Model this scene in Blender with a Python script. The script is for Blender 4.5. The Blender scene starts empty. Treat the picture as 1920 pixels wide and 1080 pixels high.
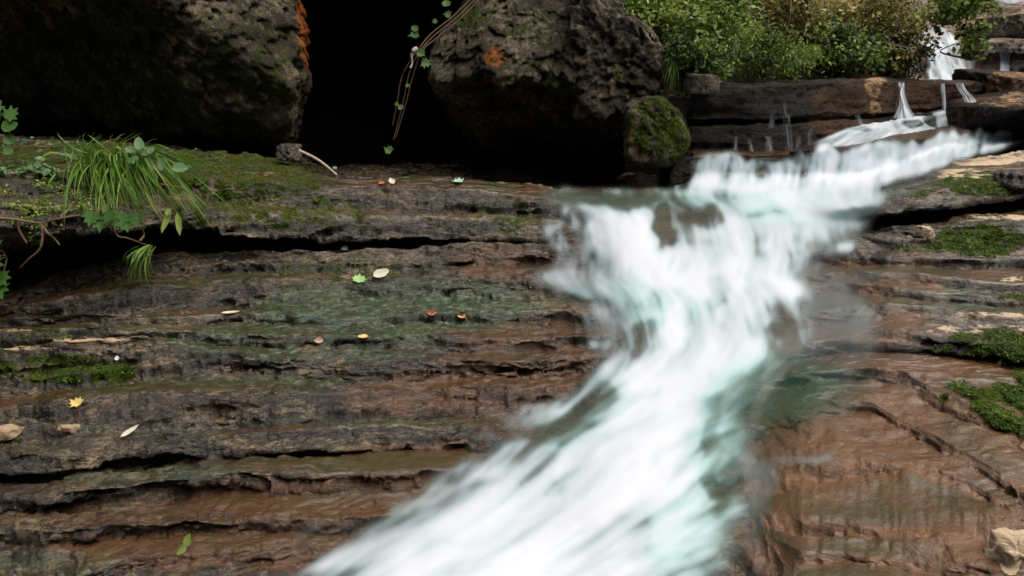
import bpy, bmesh, math, random
import numpy as np
from mathutils import Vector, Matrix, Euler
from mathutils.bvhtree import BVHTree

scene = bpy.context.scene
# ------------------------------------------------------------------ camera
H = 1.6; PITCH = math.radians(14.5); FPX = 1507.0
cam_d = bpy.data.cameras.new("camera"); cam = bpy.data.objects.new("camera", cam_d)
scene.collection.objects.link(cam); scene.camera = cam
cam.location = (0, 0, H); cam.rotation_euler = (math.pi/2 - PITCH, 0, 0)
cam_d.sensor_width = 36; cam_d.lens = FPX/1920*36; cam_d.clip_start = 0.05; cam_d.clip_end = 500
# ------------------------------------------------------------------ light
SUN_EL = math.radians(64); SUN_AZ = math.radians(110)   # azimuth clockwise from +Y: high on the right, over the stream
world = bpy.data.worlds.new("World"); scene.world = world; world.use_nodes = True
wn = world.node_tree.nodes; wl = world.node_tree.links; wn.clear()
sky = wn.new('ShaderNodeTexSky'); sky.sky_type = 'NISHITA'; sky.sun_disc = False
sky.sun_elevation = SUN_EL; sky.sun_rotation = SUN_AZ; sky.dust_density = 5.0; sky.ozone_density = 0.4; sky.air_density = 0.6
bg = wn.new('ShaderNodeBackground'); bg.inputs[1].default_value = 0.12
wo = wn.new('ShaderNodeOutputWorld'); wl.new(sky.outputs[0], bg.inputs[0]); wl.new(bg.outputs[0], wo.inputs[0])
sd = bpy.data.lights.new("sun", 'SUN'); sd.energy = 2.0; sd.angle = math.radians(85); sd.color = (1.0, 0.94, 0.84)
sun = bpy.data.objects.new("sun", sd); scene.collection.objects.link(sun)
_d = Vector((math.sin(SUN_AZ)*math.cos(SUN_EL), math.cos(SUN_AZ)*math.cos(SUN_EL), math.sin(SUN_EL)))
sun.rotation_euler = _d.to_track_quat('Z', 'Y').to_euler()
scene.view_settings.view_transform = 'Standard'; scene.view_settings.look = 'None'
scene.view_settings.exposure = 0.5; scene.view_settings.gamma = 1.0
scene.render.engine = 'CYCLES'
scene.cycles.transparent_max_bounces = 24; scene.cycles.max_bounces = 6

# ------------------------------------------------------------------ noise helpers
_rs = np.random.RandomState(7)
TAB = _rs.rand(4096).astype(np.float32)*2-1
PERM = _rs.permutation(4096).astype(np.int64)
def _h(i, j, k, s):
    a = PERM[(i + s*131) & 4095]; a = PERM[(a + j) & 4095]; return TAB[PERM[(a + k) & 4095]]
def vn3(x, y, z, s=0):
    x = np.asarray(x, np.float64); y = np.broadcast_to(y, x.shape); z = np.broadcast_to(z, x.shape)
    i = np.floor(x).astype(np.int64); j = np.floor(y).astype(np.int64); k = np.floor(z).astype(np.int64)
    fx = x-i; fy = y-j; fz = z-k
    fx = fx*fx*(3-2*fx); fy = fy*fy*(3-2*fy); fz = fz*fz*(3-2*fz)
    r = 0
    for a in (0, 1):
        for b in (0, 1):
            w = (fx if a else 1-fx)*(fy if b else 1-fy)
            r = r + w*((1-fz)*_h(i+a, j+b, k, s) + fz*_h(i+a, j+b, k+1, s))
    return r
def vn2(x, y, s=0):
    x, y = np.broadcast_arrays(np.asarray(x, np.float64), np.asarray(y, np.float64))
    i = np.floor(x).astype(np.int64); j = np.floor(y).astype(np.int64); fx = x-i; fy = y-j
    fx = fx*fx*(3-2*fx); fy = fy*fy*(3-2*fy)
    z = np.zeros_like(i)
    return ((1-fx)*((1-fy)*_h(i, j, z, s)+fy*_h(i, j+1, z, s)) + fx*((1-fy)*_h(i+1, j, z, s)+fy*_h(i+1, j+1, z, s)))
def fbm3(x, y, z, o=4, s=0, g=0.5):
    r = 0; a = 1; n = 0
    for q in range(o):
        f = 2.03**q; r = r + a*vn3(x*f+q*7.1, y*f+q*3.7, z*f+q*1.3, s+q); n += a; a *= g
    return r/n
def fbm2(x, y, o=4, s=0, g=0.5):
    r = 0; a = 1; n = 0
    for q in range(o):
        f = 2.03**q; r = r + a*vn2(x*f+q*7.1, y*f+q*3.7, s+q); n += a; a *= g
    return r/n
def sm(a, b, x):
    t = np.clip((x-a)/(b-a), 0, 1); return t*t*(3-2*t)

# ------------------------------------------------------------------ camera mapping used to survey the place
cP, sP = math.cos(PITCH), math.sin(PITCH)
def ray(px, py):
    X = (np.asarray(px, float)-960)/FPX; Y = (540-np.asarray(py, float))/FPX
    return X, cP + Y*sP, -sP + Y*cP          # x, y, z of the direction
def at(px, py, y):                            # world point on the ray of (px,py) at world depth y
    dx, dy, dz = ray(px, py); t = y/dy
    return np.stack([dx*t, dy*t+0*dx, H+dz*t+0*dx], -1)
def topix(P):
    x = P[..., 0]; y = P[..., 1]; z = P[..., 2]-H
    f = y*cP - z*sP; u = y*sP + z*cP
    f = np.maximum(f, 0.05)
    return 960+FPX*x/f, 540-FPX*u/f
def V(px, py, y): return Vector(at(px, py, y).tolist())

# ------------------------------------------------------------------ object helpers
def link(o): scene.collection.objects.link(o); return o
def tag(o, label=None, cat=None, group=None, kind=None):
    if label: o['label'] = label
    if cat: o['category'] = cat
    if group: o['group'] = group
    if kind: o['kind'] = kind
    return o
def mesh_obj(name, verts, faces, mat, parent=None, smooth=True, attrs=None):
    me = bpy.data.meshes.new(name)
    verts = np.asarray(verts, np.float32); faces = np.asarray(faces, np.int32)
    me.vertices.add(len(verts)); me.vertices.foreach_set('co', verts.ravel())
    n = faces.shape[1]; me.loops.add(faces.size); me.polygons.add(len(faces))
    me.loops.foreach_set('vertex_index', faces.ravel())
    me.polygons.foreach_set('loop_start', np.arange(0, faces.size, n, dtype=np.int32))
    me.polygons.foreach_set('use_smooth', np.full(len(faces), smooth))
    me.update(calc_edges=True)
    if attrs:
        for k, a in attrs.items():
            a = np.asarray(a, np.float32)
            if a.ndim == 1:
                t = me.attributes.new(k, 'FLOAT', 'POINT'); t.data.foreach_set('value', a)
            else:
                t = me.attributes.new(k, 'FLOAT_COLOR', 'POINT'); t.data.foreach_set('color', a.ravel())
    me.materials.append(mat)
    o = link(bpy.data.objects.new(name, me)); o.parent = parent
    return o
def empty(name, loc): 
    o = link(bpy.data.objects.new(name, None)); o.location = loc; o.empty_display_size = 0.05
    return o
def grid_faces(R, C, flip=False, keep=None):
    i = np.arange(R*C).reshape(R, C)
    f = np.stack([i[:-1, :-1], i[:-1, 1:], i[1:, 1:], i[1:, :-1]], -1)
    if flip: f = f[..., ::-1]
    f = f.reshape(-1, 4)
    if keep is not None: f = f[keep.ravel()]
    return f
def grid_normals(P):
    du = np.gradient(P, axis=1); dv = np.gradient(P, axis=0)
    n = np.cross(du, dv); n /= np.linalg.norm(n, axis=-1, keepdims=True)+1e-9
    return n
def compact(P, faces, attrs):
    used = np.unique(faces); m = np.full(len(P), -1, np.int64); m[used] = np.arange(len(used))
    return P[used], m[faces], {k: a[used] for k, a in attrs.items()}

# ------------------------------------------------------------------ materials
def mat_new(name):
    m = bpy.data.materials.new(name); m.use_nodes = True
    nt = m.node_tree; nt.nodes.clear()
    out = nt.nodes.new('ShaderNodeOutputMaterial'); b = nt.nodes.new('ShaderNodeBsdfPrincipled')
    nt.links.new(b.outputs[0], out.inputs[0])
    return m, nt, b, out
class N:
    def __init__(s, nt): s.nt = nt
    def node(s, t, **kw):
        n = s.nt.nodes.new(t)
        for k, v in kw.items(): setattr(n, k, v)
        return n
    def l(s, a, b): s.nt.links.new(a, b)
    def noise(s, vec, scale, detail=4, rough=0.55, dist=0):
        n = s.node('ShaderNodeTexNoise'); n.inputs['Scale'].default_value = scale; n.inputs['Detail'].default_value = detail
        n.inputs['Roughness'].default_value = rough; n.inputs['Distortion'].default_value = dist
        s.l(vec, n.inputs['Vector']); return n.outputs['Fac']
    def ramp(s, fac, stops):
        r = s.node('ShaderNodeValToRGB'); e = r.color_ramp.elements
        while len(e) < len(stops): e.new(0.5)
        for q, (p, c) in zip(e, stops):
            q.position = p; q.color = (c, c, c, 1) if not hasattr(c, '__len__') else (*c, 1)
        s.l(fac, r.inputs[0]); return r.outputs[0]
    def mix(s, fac, a, b, mode='MIX'):
        m = s.node('ShaderNodeMix', data_type='RGBA', blend_type=mode)
        for sock, v in ((m.inputs[0], fac), (m.inputs[6], a), (m.inputs[7], b)):
            if hasattr(v, 'is_linked'): s.l(v, sock)
            elif hasattr(v, '__len__'): sock.default_value = (*v, 1)
            else: sock.default_value = v
        return m.outputs[2]
    def math(s, op, a, b=None, clamp=False):
        m = s.node('ShaderNodeMath', operation=op); m.use_clamp = clamp
        for sock, v in ((m.inputs[0], a), (m.inputs[1], b)):
            if v is None: continue
            if hasattr(v, 'is_linked'): s.l(v, sock)
            else: sock.default_value = v
        return m.outputs[0]
    def mapping(s, vec, scale):
        m = s.node('ShaderNodeMapping'); m.inputs['Scale'].default_value = scale; s.l(vec, m.inputs['Vector']); return m.outputs[0]
    def attr(s, name):
        a = s.node('ShaderNodeAttribute'); a.attribute_name = name; return a
    def bump(s, h, strength, dist, normal=None):
        b = s.node('ShaderNodeBump'); b.inputs['Strength'].default_value = strength; b.inputs['Distance'].default_value = dist
        s.l(h, b.inputs['Height'])
        if normal is not None: s.l(normal, b.inputs['Normal'])
        return b.outputs[0]

def rock_material(name, dark, mid, light, warm=(0.105, 0.044, 0.013), rough=(0.22, 0.55), masks=True, tanc=(0.42, 0.30, 0.18), pits=1.0, spec=0.5, strata=1.0, zs=5.0):
    """mask attribute: R moss, G algae film, B dry pale stone, A warm iron-brown stone"""
    m, nt, b, out = mat_new(name); g = N(nt)
    co = g.node('ShaderNodeTexCoord').outputs['Object']
    lay = g.mapping(co, (1.0, 1.0, zs))
    n1 = g.noise(lay, 3.2, 6, 0.6, 0.4)
    n2 = g.noise(lay, 22, 6, 0.7, 0.3)
    n3 = g.noise(co, 95, 4, 0.7)
    s = g.math('ADD', g.math('MULTIPLY', n1, 0.4), g.math('ADD', g.math('MULTIPLY', n2, 0.4), g.math('MULTIPLY', n3, 0.2)))
    col = g.ramp(s, [(0.38, dark), (0.50, mid), (0.62, light)])
    if masks:
        a = g.attr('mask'); sep = g.node('ShaderNodeSeparateColor'); g.l(a.outputs['Color'], sep.inputs[0])
        wv = a.outputs['Alpha']
        nw = g.noise(co, 5, 5, 0.6)
        wf = g.ramp(g.math('ADD', wv, g.math('MULTIPLY', g.math('SUBTRACT', g.math('ADD', g.math('MULTIPLY', nw, .5), g.math('MULTIPLY', n2, .5)), 0.5), 1.8)), [(0.25, 0.0), (0.75, 1.0)])
        warmc = g.mix(n2, tuple(c*0.55 for c in warm), tuple(c*1.6 for c in warm))
        col = g.mix(wf, col, warmc)
        # thin water film lying on the level treads
        ff = g.math('MULTIPLY', g.attr('film').outputs['Fac'], 1.0); nf = g.noise(lay, 2.5, 3, 0.5)
        ff = g.ramp(g.math('ADD', ff, g.math('MULTIPLY', g.math('SUBTRACT', n2, 0.5), .8)), [(0.45, 0.0), (0.85, 1.0)])
        filmc = g.mix(g.ramp(nf, [(0.42, 0.0), (0.58, 1.0)]), (0.045, 0.042, 0.007), tuple(c*0.75 for c in warm))
        col = g.mix(g.math('MULTIPLY', ff, .8), col, filmc)
        # algae film
        na = g.noise(lay, 7, 6, 0.7, 0.5)
        af = g.ramp(g.math('ADD', sep.outputs[1], g.math('MULTIPLY', g.math('SUBTRACT', na, 0.5), 1.6)), [(0.35, 0.0), (0.8, 1.0)])
        alg = g.ramp(n2, [(0.38, (0.012, 0.026, 0.006)), (0.52, (0.040, 0.075, 0.030)), (0.66, (0.15, 0.21, 0.13))])
        col = g.mix(g.math('MULTIPLY', af, 0.85), col, alg)
        # dry pale stone
        nb = g.noise(lay, 14, 7, 0.75, 0.3)
        tf = g.ramp(g.math('ADD', sep.outputs[2], g.math('MULTIPLY', g.math('SUBTRACT', nb, 0.5), 2.4)), [(0.45, 0.0), (0.60, 1.0)])
        col = g.mix(tf, col, g.mix(n2, tuple(c*0.6 for c in tanc), tuple(min(1, c*1.5) for c in tanc)))
        # moss
        nm = g.noise(co, 14, 6, 0.75, 0.2)
        mf = g.ramp(g.math('ADD', sep.outputs[0], g.math('MULTIPLY', g.math('SUBTRACT', nm, 0.5), 2.6)), [(0.42, 0.0), (0.68, 1.0)])
        nmc = g.noise(co, 60, 4, 0.7)
        moss = g.ramp(nmc, [(0.35, (0.012, 0.018, 0.004)), (0.52, (0.040, 0.058, 0.010)), (0.70, (0.095, 0.14, 0.022))])
        col = g.mix(mf, col, moss)
    # pits
    vo = g.node('ShaderNodeTexVoronoi'); vo.inputs['Scale'].default_value = 34; vo.feature = 'F1'
    wq = g.node('ShaderNodeVectorMath', operation='ADD'); g.l(lay, wq.inputs[0])
    nz = g.node('ShaderNodeTexNoise'); nz.inputs['Scale'].default_value = 12; nz.inputs['Detail'].default_value = 4; g.l(co, nz.inputs['Vector'])
    sc = g.node('ShaderNodeVectorMath', operation='SCALE'); sc.inputs['Scale'].default_value = 0.25; g.l(nz.outputs['Color'], sc.inputs[0])
    g.l(sc.outputs[0], wq.inputs[1]); g.l(wq.outputs[0], vo.inputs['Vector'])
    pit = g.ramp(vo.outputs['Distance'], [(0.0, 0.0), (0.45, 1.0)])
    g.l(col, b.inputs['Base Color'])
    rn = g.noise(co, 40, 4, 0.7)
    r = g.ramp(rn, [(0.35, rough[0]), (0.65, rough[1])])
    if masks: r = g.mix(mf, r, (0.95, 0.95, 0.95)); r = g.mix(tf, r, (0.75, 0.75, 0.75))
    ge = g.node('ShaderNodeNewGeometry'); sx = g.node('ShaderNodeSeparateXYZ'); g.l(ge.outputs['Normal'], sx.inputs[0])
    fl = g.ramp(sx.outputs[2], [(0.72, 0.0), (0.97, 1.0)])
    if masks: fl = g.math('MAXIMUM', g.math('MULTIPLY', fl, .6), ff)
    if masks and spec > .3: r = g.mix(g.math('MULTIPLY', fl, .8), r, (0.13, 0.13, 0.13)); r = g.mix(mf, r, (0.95, 0.95, 0.95)); r = g.mix(tf, r, (0.75, 0.75, 0.75))
    g.l(r, b.inputs['Roughness'])
    sp = g.math('MULTIPLY', 1.0, spec)
    if masks: sp = g.math('MULTIPLY', g.math('SUBTRACT', 1.0, mf), spec)
    g.l(sp, b.inputs['Specular IOR Level'])
    h = g.math('ADD', g.math('MULTIPLY', n2, 1.0), g.math('MULTIPLY', n3, 0.35))
    bu = g.bump(h, 0.9, 0.026)
    if masks and spec > .3: g.l(g.math('SUBTRACT', 0.9, g.math('MULTIPLY', fl, .6)), bu.node.inputs['Strength'])
    bu = g.bump(pit, 0.35*pits, 0.008, bu)
    hf = g.noise(co, 260, 3, 0.6)
    bu = g.bump(hf, 0.7, 0.004, bu)
    g.l(bu, b.inputs['Normal'])
    if masks and spec > .3:
        dry = g.math('MAXIMUM', mf, tf)
        g.l(g.math('MULTIPLY', g.math('SUBTRACT', 1.0, dry), .55), b.inputs['Coat Weight']); b.inputs['Coat Roughness'].default_value = .10
        cb = g.bump(h, 0.75, 0.020); g.l(g.math('SUBTRACT', 0.65, g.math('MULTIPLY', fl, .45)), cb.node.inputs['Strength']); g.l(cb, b.inputs['Coat Normal'])
    return m
M = {}
M['ledge'] = rock_material('wet_layered_rock', (0.002, 0.0015, 0.0008), (0.025, 0.017, 0.007), (0.29, 0.21, 0.11), rough=(0.10, 0.38), spec=.75)
M['ledge_r'] = rock_material('wet_rock_right', (0.003, 0.002, 0.001), (0.040, 0.028, 0.015), (0.31, 0.235, 0.15), rough=(0.10, 0.38), spec=.7, warm=(0.165, 0.073, 0.022), tanc=(0.55, 0.42, 0.27))
M['plate'] = rock_material('stream_bed_rock', (0.003, 0.002, 0.0015), (0.009, 0.006, 0.004), (0.036, 0.025, 0.018), warm=(0.10, 0.052, 0.024), tanc=(0.42, 0.27, 0.14), rough=(.2, .5), spec=.29)  # near-black wet rock, base lowered further for shade under the overhanging bushes
M['boulder'] = rock_material('boulder_rock', (0.005, 0.004, 0.002), (0.050, 0.041, 0.024), (0.28, 0.235, 0.16), rough=(0.55, 0.95), spec=0.3, pits=2.0, zs=1.0, warm=(0.34, 0.10, 0.018))
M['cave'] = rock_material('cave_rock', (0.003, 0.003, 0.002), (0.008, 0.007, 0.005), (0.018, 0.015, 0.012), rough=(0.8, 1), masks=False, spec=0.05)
M['earth'] = rock_material('earth', (0.008, 0.008, 0.004), (0.022, 0.020, 0.010), (0.05, 0.045, 0.024), rough=(0.9, 1), masks=False, spec=0.1)

def water_material(name):
    m, nt, b, out = mat_new(name); g = N(nt)
    a = g.attr('flow'); sep = g.node('ShaderNodeSeparateColor'); g.l(a.outputs['Color'], sep.inputs[0])
    foam, teal, alpha = sep.outputs[0], sep.outputs[1], sep.outputs[2]
    deep = g.mix(teal, (0.20, 0.17, 0.13), (0.07, 0.15, 0.10))
    pale = g.mix(teal, (0.50, 0.60, 0.66), (0.46, 0.74, 0.74))
    c = g.mix(g.ramp(foam, [(0.0, 0.0), (0.38, 1.0)]), deep, pale)
    c = g.mix(g.ramp(foam, [(0.30, 0.0), (1.0, 1.0)]), c, (0.84, 0.91, 0.99))
    g.l(c, b.inputs['Base Color']); g.l(alpha, b.inputs['Alpha'])
    g.l(g.ramp(foam, [(0.1, 0.12), (0.6, 0.6)]), b.inputs['Roughness'])
    g.l(g.ramp(foam, [(0.1, 0.5), (0.6, 0.1)]), b.inputs['Specular IOR Level'])
    # silky water scatters light: part of it passes through the sheet
    tr = g.node('ShaderNodeBsdfTranslucent'); g.l(c, tr.inputs[0])
    tp = g.node('ShaderNodeBsdfTransparent')
    m1 = g.node('ShaderNodeMixShader'); g.l(alpha, m1.inputs[0]); g.l(tp.outputs[0], m1.inputs[1]); g.l(tr.outputs[0], m1.inputs[2])
    m2 = g.node('ShaderNodeMixShader'); m2.inputs[0].default_value = 0.25
    g.l(b.outputs[0], m2.inputs[1]); g.l(m1.outputs[0], m2.inputs[2]); g.l(m2.outputs[0], out.inputs[0])
    return m
M['water'] = water_material('silky_water')

# ------------------------------------------------------------------ layered rock sheets from surveyed ledge lines
def curve(pts, px):
    pts = sorted(pts); x = np.array([p[0] for p in pts], float); y = np.array([p[1] for p in pts], float)
    out = np.interp(px, x, y)
    sl = (y[1]-y[0])/(x[1]-x[0]); sr = (y[-1]-y[-2])/(x[-1]-x[-2])
    out = np.where(px < x[0], y[0]+np.clip(sl, -.15, .15)*(px-x[0]), out)
    out = np.where(px > x[-1], y[-1]+np.clip(sr, -.15, .15)*(px-x[-1]), out)
    k = max(3, int(24/(px[1]-px[0]))) | 1
    pad = np.pad(out, k//2, mode='edge'); return np.convolve(pad, np.ones(k)/k, 'valid')
def blur1(a, k):
    k = int(k) | 1
    pad = np.pad(a, k//2, mode='edge'); return np.convolve(pad, np.ones(k)/k, 'valid')
def build_net(px, start_y, segs, jag=1.0, seed=0, debug=None, lean=0.0, tilt=1.0):
    """segs from the bottom of the slope upwards. ('S',curve) start line; ('T',slope,curve) tread seen up to the curve;
       ('R',setback,curve) riser up to the curve; ('A',dy,dz) unseen step; returns rows of (y,z,x) and their pixel lines"""
    rows = []; ycur = None; zcur = None; yref = None; prevpy = None; jg = None
    for n, sg in enumerate(segs):
        t = sg[0]
        if t in 'STR':
            py = curve(sg[-1], px)
            if t != 'R' or jg is None:
                jg = (vn2(px*0.006, 0, seed+n)*5 + vn2(px*0.03, 5, seed+n)*3.5 + vn2(px*0.09, 9, seed+n)*1.2)*jag
            j2 = (vn2(px*0.02, 3, seed+n+50)*1.5 + vn2(px*0.12, 4, seed+n+50)*1.2)*jag
            py = py + jg + j2
            if prevpy is not None: py = np.minimum(py, prevpy-1.0)
            dx, dy, dz = ray(px, py); tanA = -dz/dy
        if t == 'S':
            y = np.broadcast_to(np.asarray(start_y, float), px.shape).copy(); z = H - y*tanA
        elif t == 'T':
            al = sg[1]*tilt; y = (H - zcur + al*ycur)/np.maximum(tanA+al, 0.02)
            y = np.clip(y, ycur+0.004, ycur+2.5)
            y = 0.12*y + 0.88*blur1(y, 54/(px[1]-px[0])); z = H - y*tanA
        elif t == 'R':
            yb = blur1(yref if yref is not None else ycur, 40/(px[1]-px[0]))
            rise = np.maximum(H-yb*tanA-zcur, 0); kk = lean*(0.25+0.75*sm(0.02, 0.09, rise)) if np.max(sg[1]) > 0.005 else 0
            y = (yb + sg[1]*0.5 + kk*np.maximum(H-yb*tanA-zcur, 0)); y = 0.4*y+0.6*blur1(y, 24/(px[1]-px[0])); z = H - y*tanA; yref = None
        elif t == 'A':
            if yref is None: yref = ycur.copy()
            y = ycur + sg[1]; z = zcur + sg[2]; rows.append((y, z, px*1.0, None, 0.0)); ycur, zcur = y, z
            continue
        rows.append((y, z, px*1.0, py, 1.0 if t == 'T' else 0.0)); ycur, zcur = y, z; prevpy = py
        if debug:
            ii = [int(np.argmin(abs(px-q))) for q in debug]
            print(n, t, ' '.join('%.0f:%.2f/%.2f' % (py[i], y[i], z[i]) for i in ii))
    return rows
def tune(px, start, segs, jag, seed, goals, tilt):
    lo, hi = 0.0, 5.0
    for _ in range(9):
        k = (lo+hi)/2; r = build_net(px, start, segs, jag, seed, None, k, tilt)
        r = [q for q in r if q[3] is not None][-1]
        e = sum(r[0][int(np.argmin(abs(px-p)))]-g for p, g in goals)
        if e > 0: hi = k
        else: lo = k
    return build_net(px, start, segs, jag, seed, None, k, tilt), k
def net_points(px, rows, res=0.007):
    # rows -> 3D control rows at fixed column directions
    und = np.clip(.6+.9*vn2(px*.011, 3, 31)+.5*vn2(px*.05, 5, 33), 0, 1.2)
    P = []
    for (y, z, p, py, _w) in rows:
        # the x of a column: follows the ray direction of that column
        if py is None:
            f = y*cP-(z-H)*sP; x = (px-960)/FPX*f
        else:
            dx, dy, dz = ray(px, py); x = dx*(y/dy)
        P.append(np.stack([x, y, z], -1))
    out = []; W_ = []
    kb = 70/abs(px[1]-px[0]); bl_ = lambda q: np.stack([blur1(blur1(q[:, i], kb), kb) for i in range(3)], -1)
    for a, b, rr in zip(P[:-1], P[1:], rows[1:]):
        sa, sb_ = bl_(a), bl_(b); hgt = np.clip((b[:, 2]-a[:, 2])/.07, 0, 1.3)*und*(.045 if rr[4] == 0 and rr[3] is not None else 0)
        L = np.percentile(np.linalg.norm(b-a, axis=1), 60); n = int(np.clip(math.ceil(L/res), 1, 120))
        for k in range(n):
            t = k/n; d0 = t*L/.05; d1 = (1-t)*L/.05
            out.append((sa + (sb_-sa)*t + (a-sa)*math.exp(-d0) + (b-sb_)*math.exp(-d1)) if n > 5 else a+(b-a)*t); W_.append(rr[4])
            out[-1] = out[-1] + np.stack([0*hgt, hgt*math.exp(-((t-.14)/.16)**2), 0*hgt], -1)
    out.append(P[-1]); W_.append(0)
    global LASTW; LASTW = blur1(np.array(W_), 5)[:, None]
    return np.array(out)
def smooth_rows(P, it):
    for _ in range(it):
        Q = P.copy(); Q[1:-1] = (P[:-2]+2*P[1:-1]+P[2:])/4; P = Q
    return P
def terrace(P, seed, k, hs=((0.062, .9), (0.023, .8))):
    """bedding planes: the slope breaks into thin level layers with steep little edges"""
    P = P.copy(); x, y = P[..., 0], P[..., 1]
    for i, (h, s) in enumerate(hs):
        z = P[..., 2]
        wp = fbm2(x*0.9, y*1.3, 4, seed+i*7)*1.6 + fbm3(x*5, y*7, z*8, 3, seed+i*7+3)*.5 + fbm3(x*20, y*24, z*30, 2, seed+i*7+5)*.2
        lv = vn2(x*.5+9, z*9, seed+i+40)*.5
        q = z/h + wp + lv; fr = q-np.floor(q)
        loc = np.clip(.75+.6*fbm2(x*1.7+3, y*2.6, 3, seed+60+i), 0, 1)
        P[..., 2] = z + (sm(0.60, 0.97, fr)-fr)*h*s*k*loc
    return P
def rough_rock(P, seed=0, amp=1.0, strata=1.0, fine=1.0, ter=1.0):
    tw = LASTW*np.clip(.8+.7*fbm2(P[..., 0]*1.5, P[..., 1]*2.5, 3, seed+77), 0, 1) if len(LASTW) == len(P) else 0*P[..., 0]
    if ter > 0: P = terrace(P, seed+500, ter*(1-.9*tw))
    n = grid_normals(P); n = np.where((n[..., 1:2]*-0.5+n[..., 2:3]) < -0.9, n, n)
    x, y, z = P[..., 0], P[..., 1], P[..., 2]
    riser = 1-np.abs(n[..., 2])
    w = fbm3(x*2, y*2, z*2, 3, seed)
    zz = z + 0.03*w + 0.02*x
    lay = vn2(x*1.6+w, zz*32, seed+3)*0.6 + vn2(x*5+w*2, zz*62, seed+4)*0.5
    lay = np.tanh(lay*2.2)
    d = lay*(0.004+0.016*riser)*strata
    cv = vn2(x*.9+w*1.5, zz*19+.5*w, seed+21); gate = sm(-.15, .25, vn2(x*1.3+4, zz*9, seed+23))
    d -= (1-sm(.02, .16, np.abs(cv)))*gate*.05*riser*strata
    big = fbm3(x*4.5, y*4.5, z*9, 4, seed+6)
    d += big*0.024*amp
    t = fbm3(x*2.3+5, y*6+0.5*w, z*6, 4, seed+8)*5; fr = t-np.floor(t)
    terr = (np.floor(t)+sm(0.42, 0.58, fr))/5
    d += terr*0.05*amp*(1-riser)
    rg = 1-np.abs(fbm3(x*11, y*12, z*36, 5, seed+11, 0.62))*2
    d += (rg-0.6)*0.017*fine*(0.12+1.1*riser)
    pt = np.maximum(fbm3(x*18, y*20, z*48, 3, seed+17)-.08, 0); d -= pt*0.045*fine*(.3+riser)
    d += fbm3(x*60, y*60, z*80, 3, seed+14, 0.6)*0.009*fine*(.3+riser)
    d = d*(1-.72*tw)
    global FILM; FILM = np.clip(tw, 0, 1)
    return P + n*d[..., None], n

def blobs(u, v, lst, warp=14, seed=0):
    u = u + fbm2(u*0.012, v*0.02, 4, seed)*warp*2; v = v + fbm2(u*0.012+9, v*0.02, 4, seed+5)*warp
    r = np.zeros_like(u)
    for (cx, cy, rx, ry, s) in lst:
        q = ((u-cx)/rx)**2+((v-cy)/ry)**2
        r = np.maximum(r, s*(1-sm(0.35, 1.3, q)))
    return r
def lines(u, v, lst):
    """soft mask round polylines: (pts, halfwidth, strength)"""
    r = np.zeros_like(u)
    for pts, w, s in lst:
        for (x0, y0), (x1, y1) in zip(pts[:-1], pts[1:]):
            dx, dy = x1-x0, y1-y0; t = np.clip(((u-x0)*dx+(v-y0)*dy)/(dx*dx+dy*dy), 0, 1)
            d = np.hypot(u-x0-t*dx, v-y0-t*dy); r = np.maximum(r, s*(1-sm(0.3*w, w*1.2, d)))
    return r

# ===== unseen slope ring all round, added to shut out the low sky
M['slope'] = rock_material('added_slope', (0.004, 0.006, 0.002), (0.018, 0.028, 0.008), (0.06, 0.085, 0.02), rough=(0.9, 1), masks=False, spec=0.05, zs=1.0)
def gorge():
    th = np.linspace(0, 2*math.pi, 260); hh = np.linspace(-3, 17, 60); T_, Z_ = np.meshgrid(th, hh)
    cx, cy = np.cos(T_), np.sin(T_); n1 = fbm3(cx*3, cy*3, Z_*.25, 4, 950); n2 = fbm3(cx*14, cy*14, Z_*1.1, 4, 953, .6)
    r = 17 + Z_*.35 + n1*3 + n2*1.6
    P = np.stack([cx*r, 4+cy*r, Z_+n1*2*(Z_ > 10)], -1)
    P[-1] = P[-2]*[1, 1, 1]+np.array([0, 0, .1])
    o = mesh_obj('added_hillside', P.reshape(-1, 3), grid_faces(*P.shape[:2], False), M['slope']); tag(o, 'added unseen slope ring that blocks the low sky', None, None, 'structure')
gorge()

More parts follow.
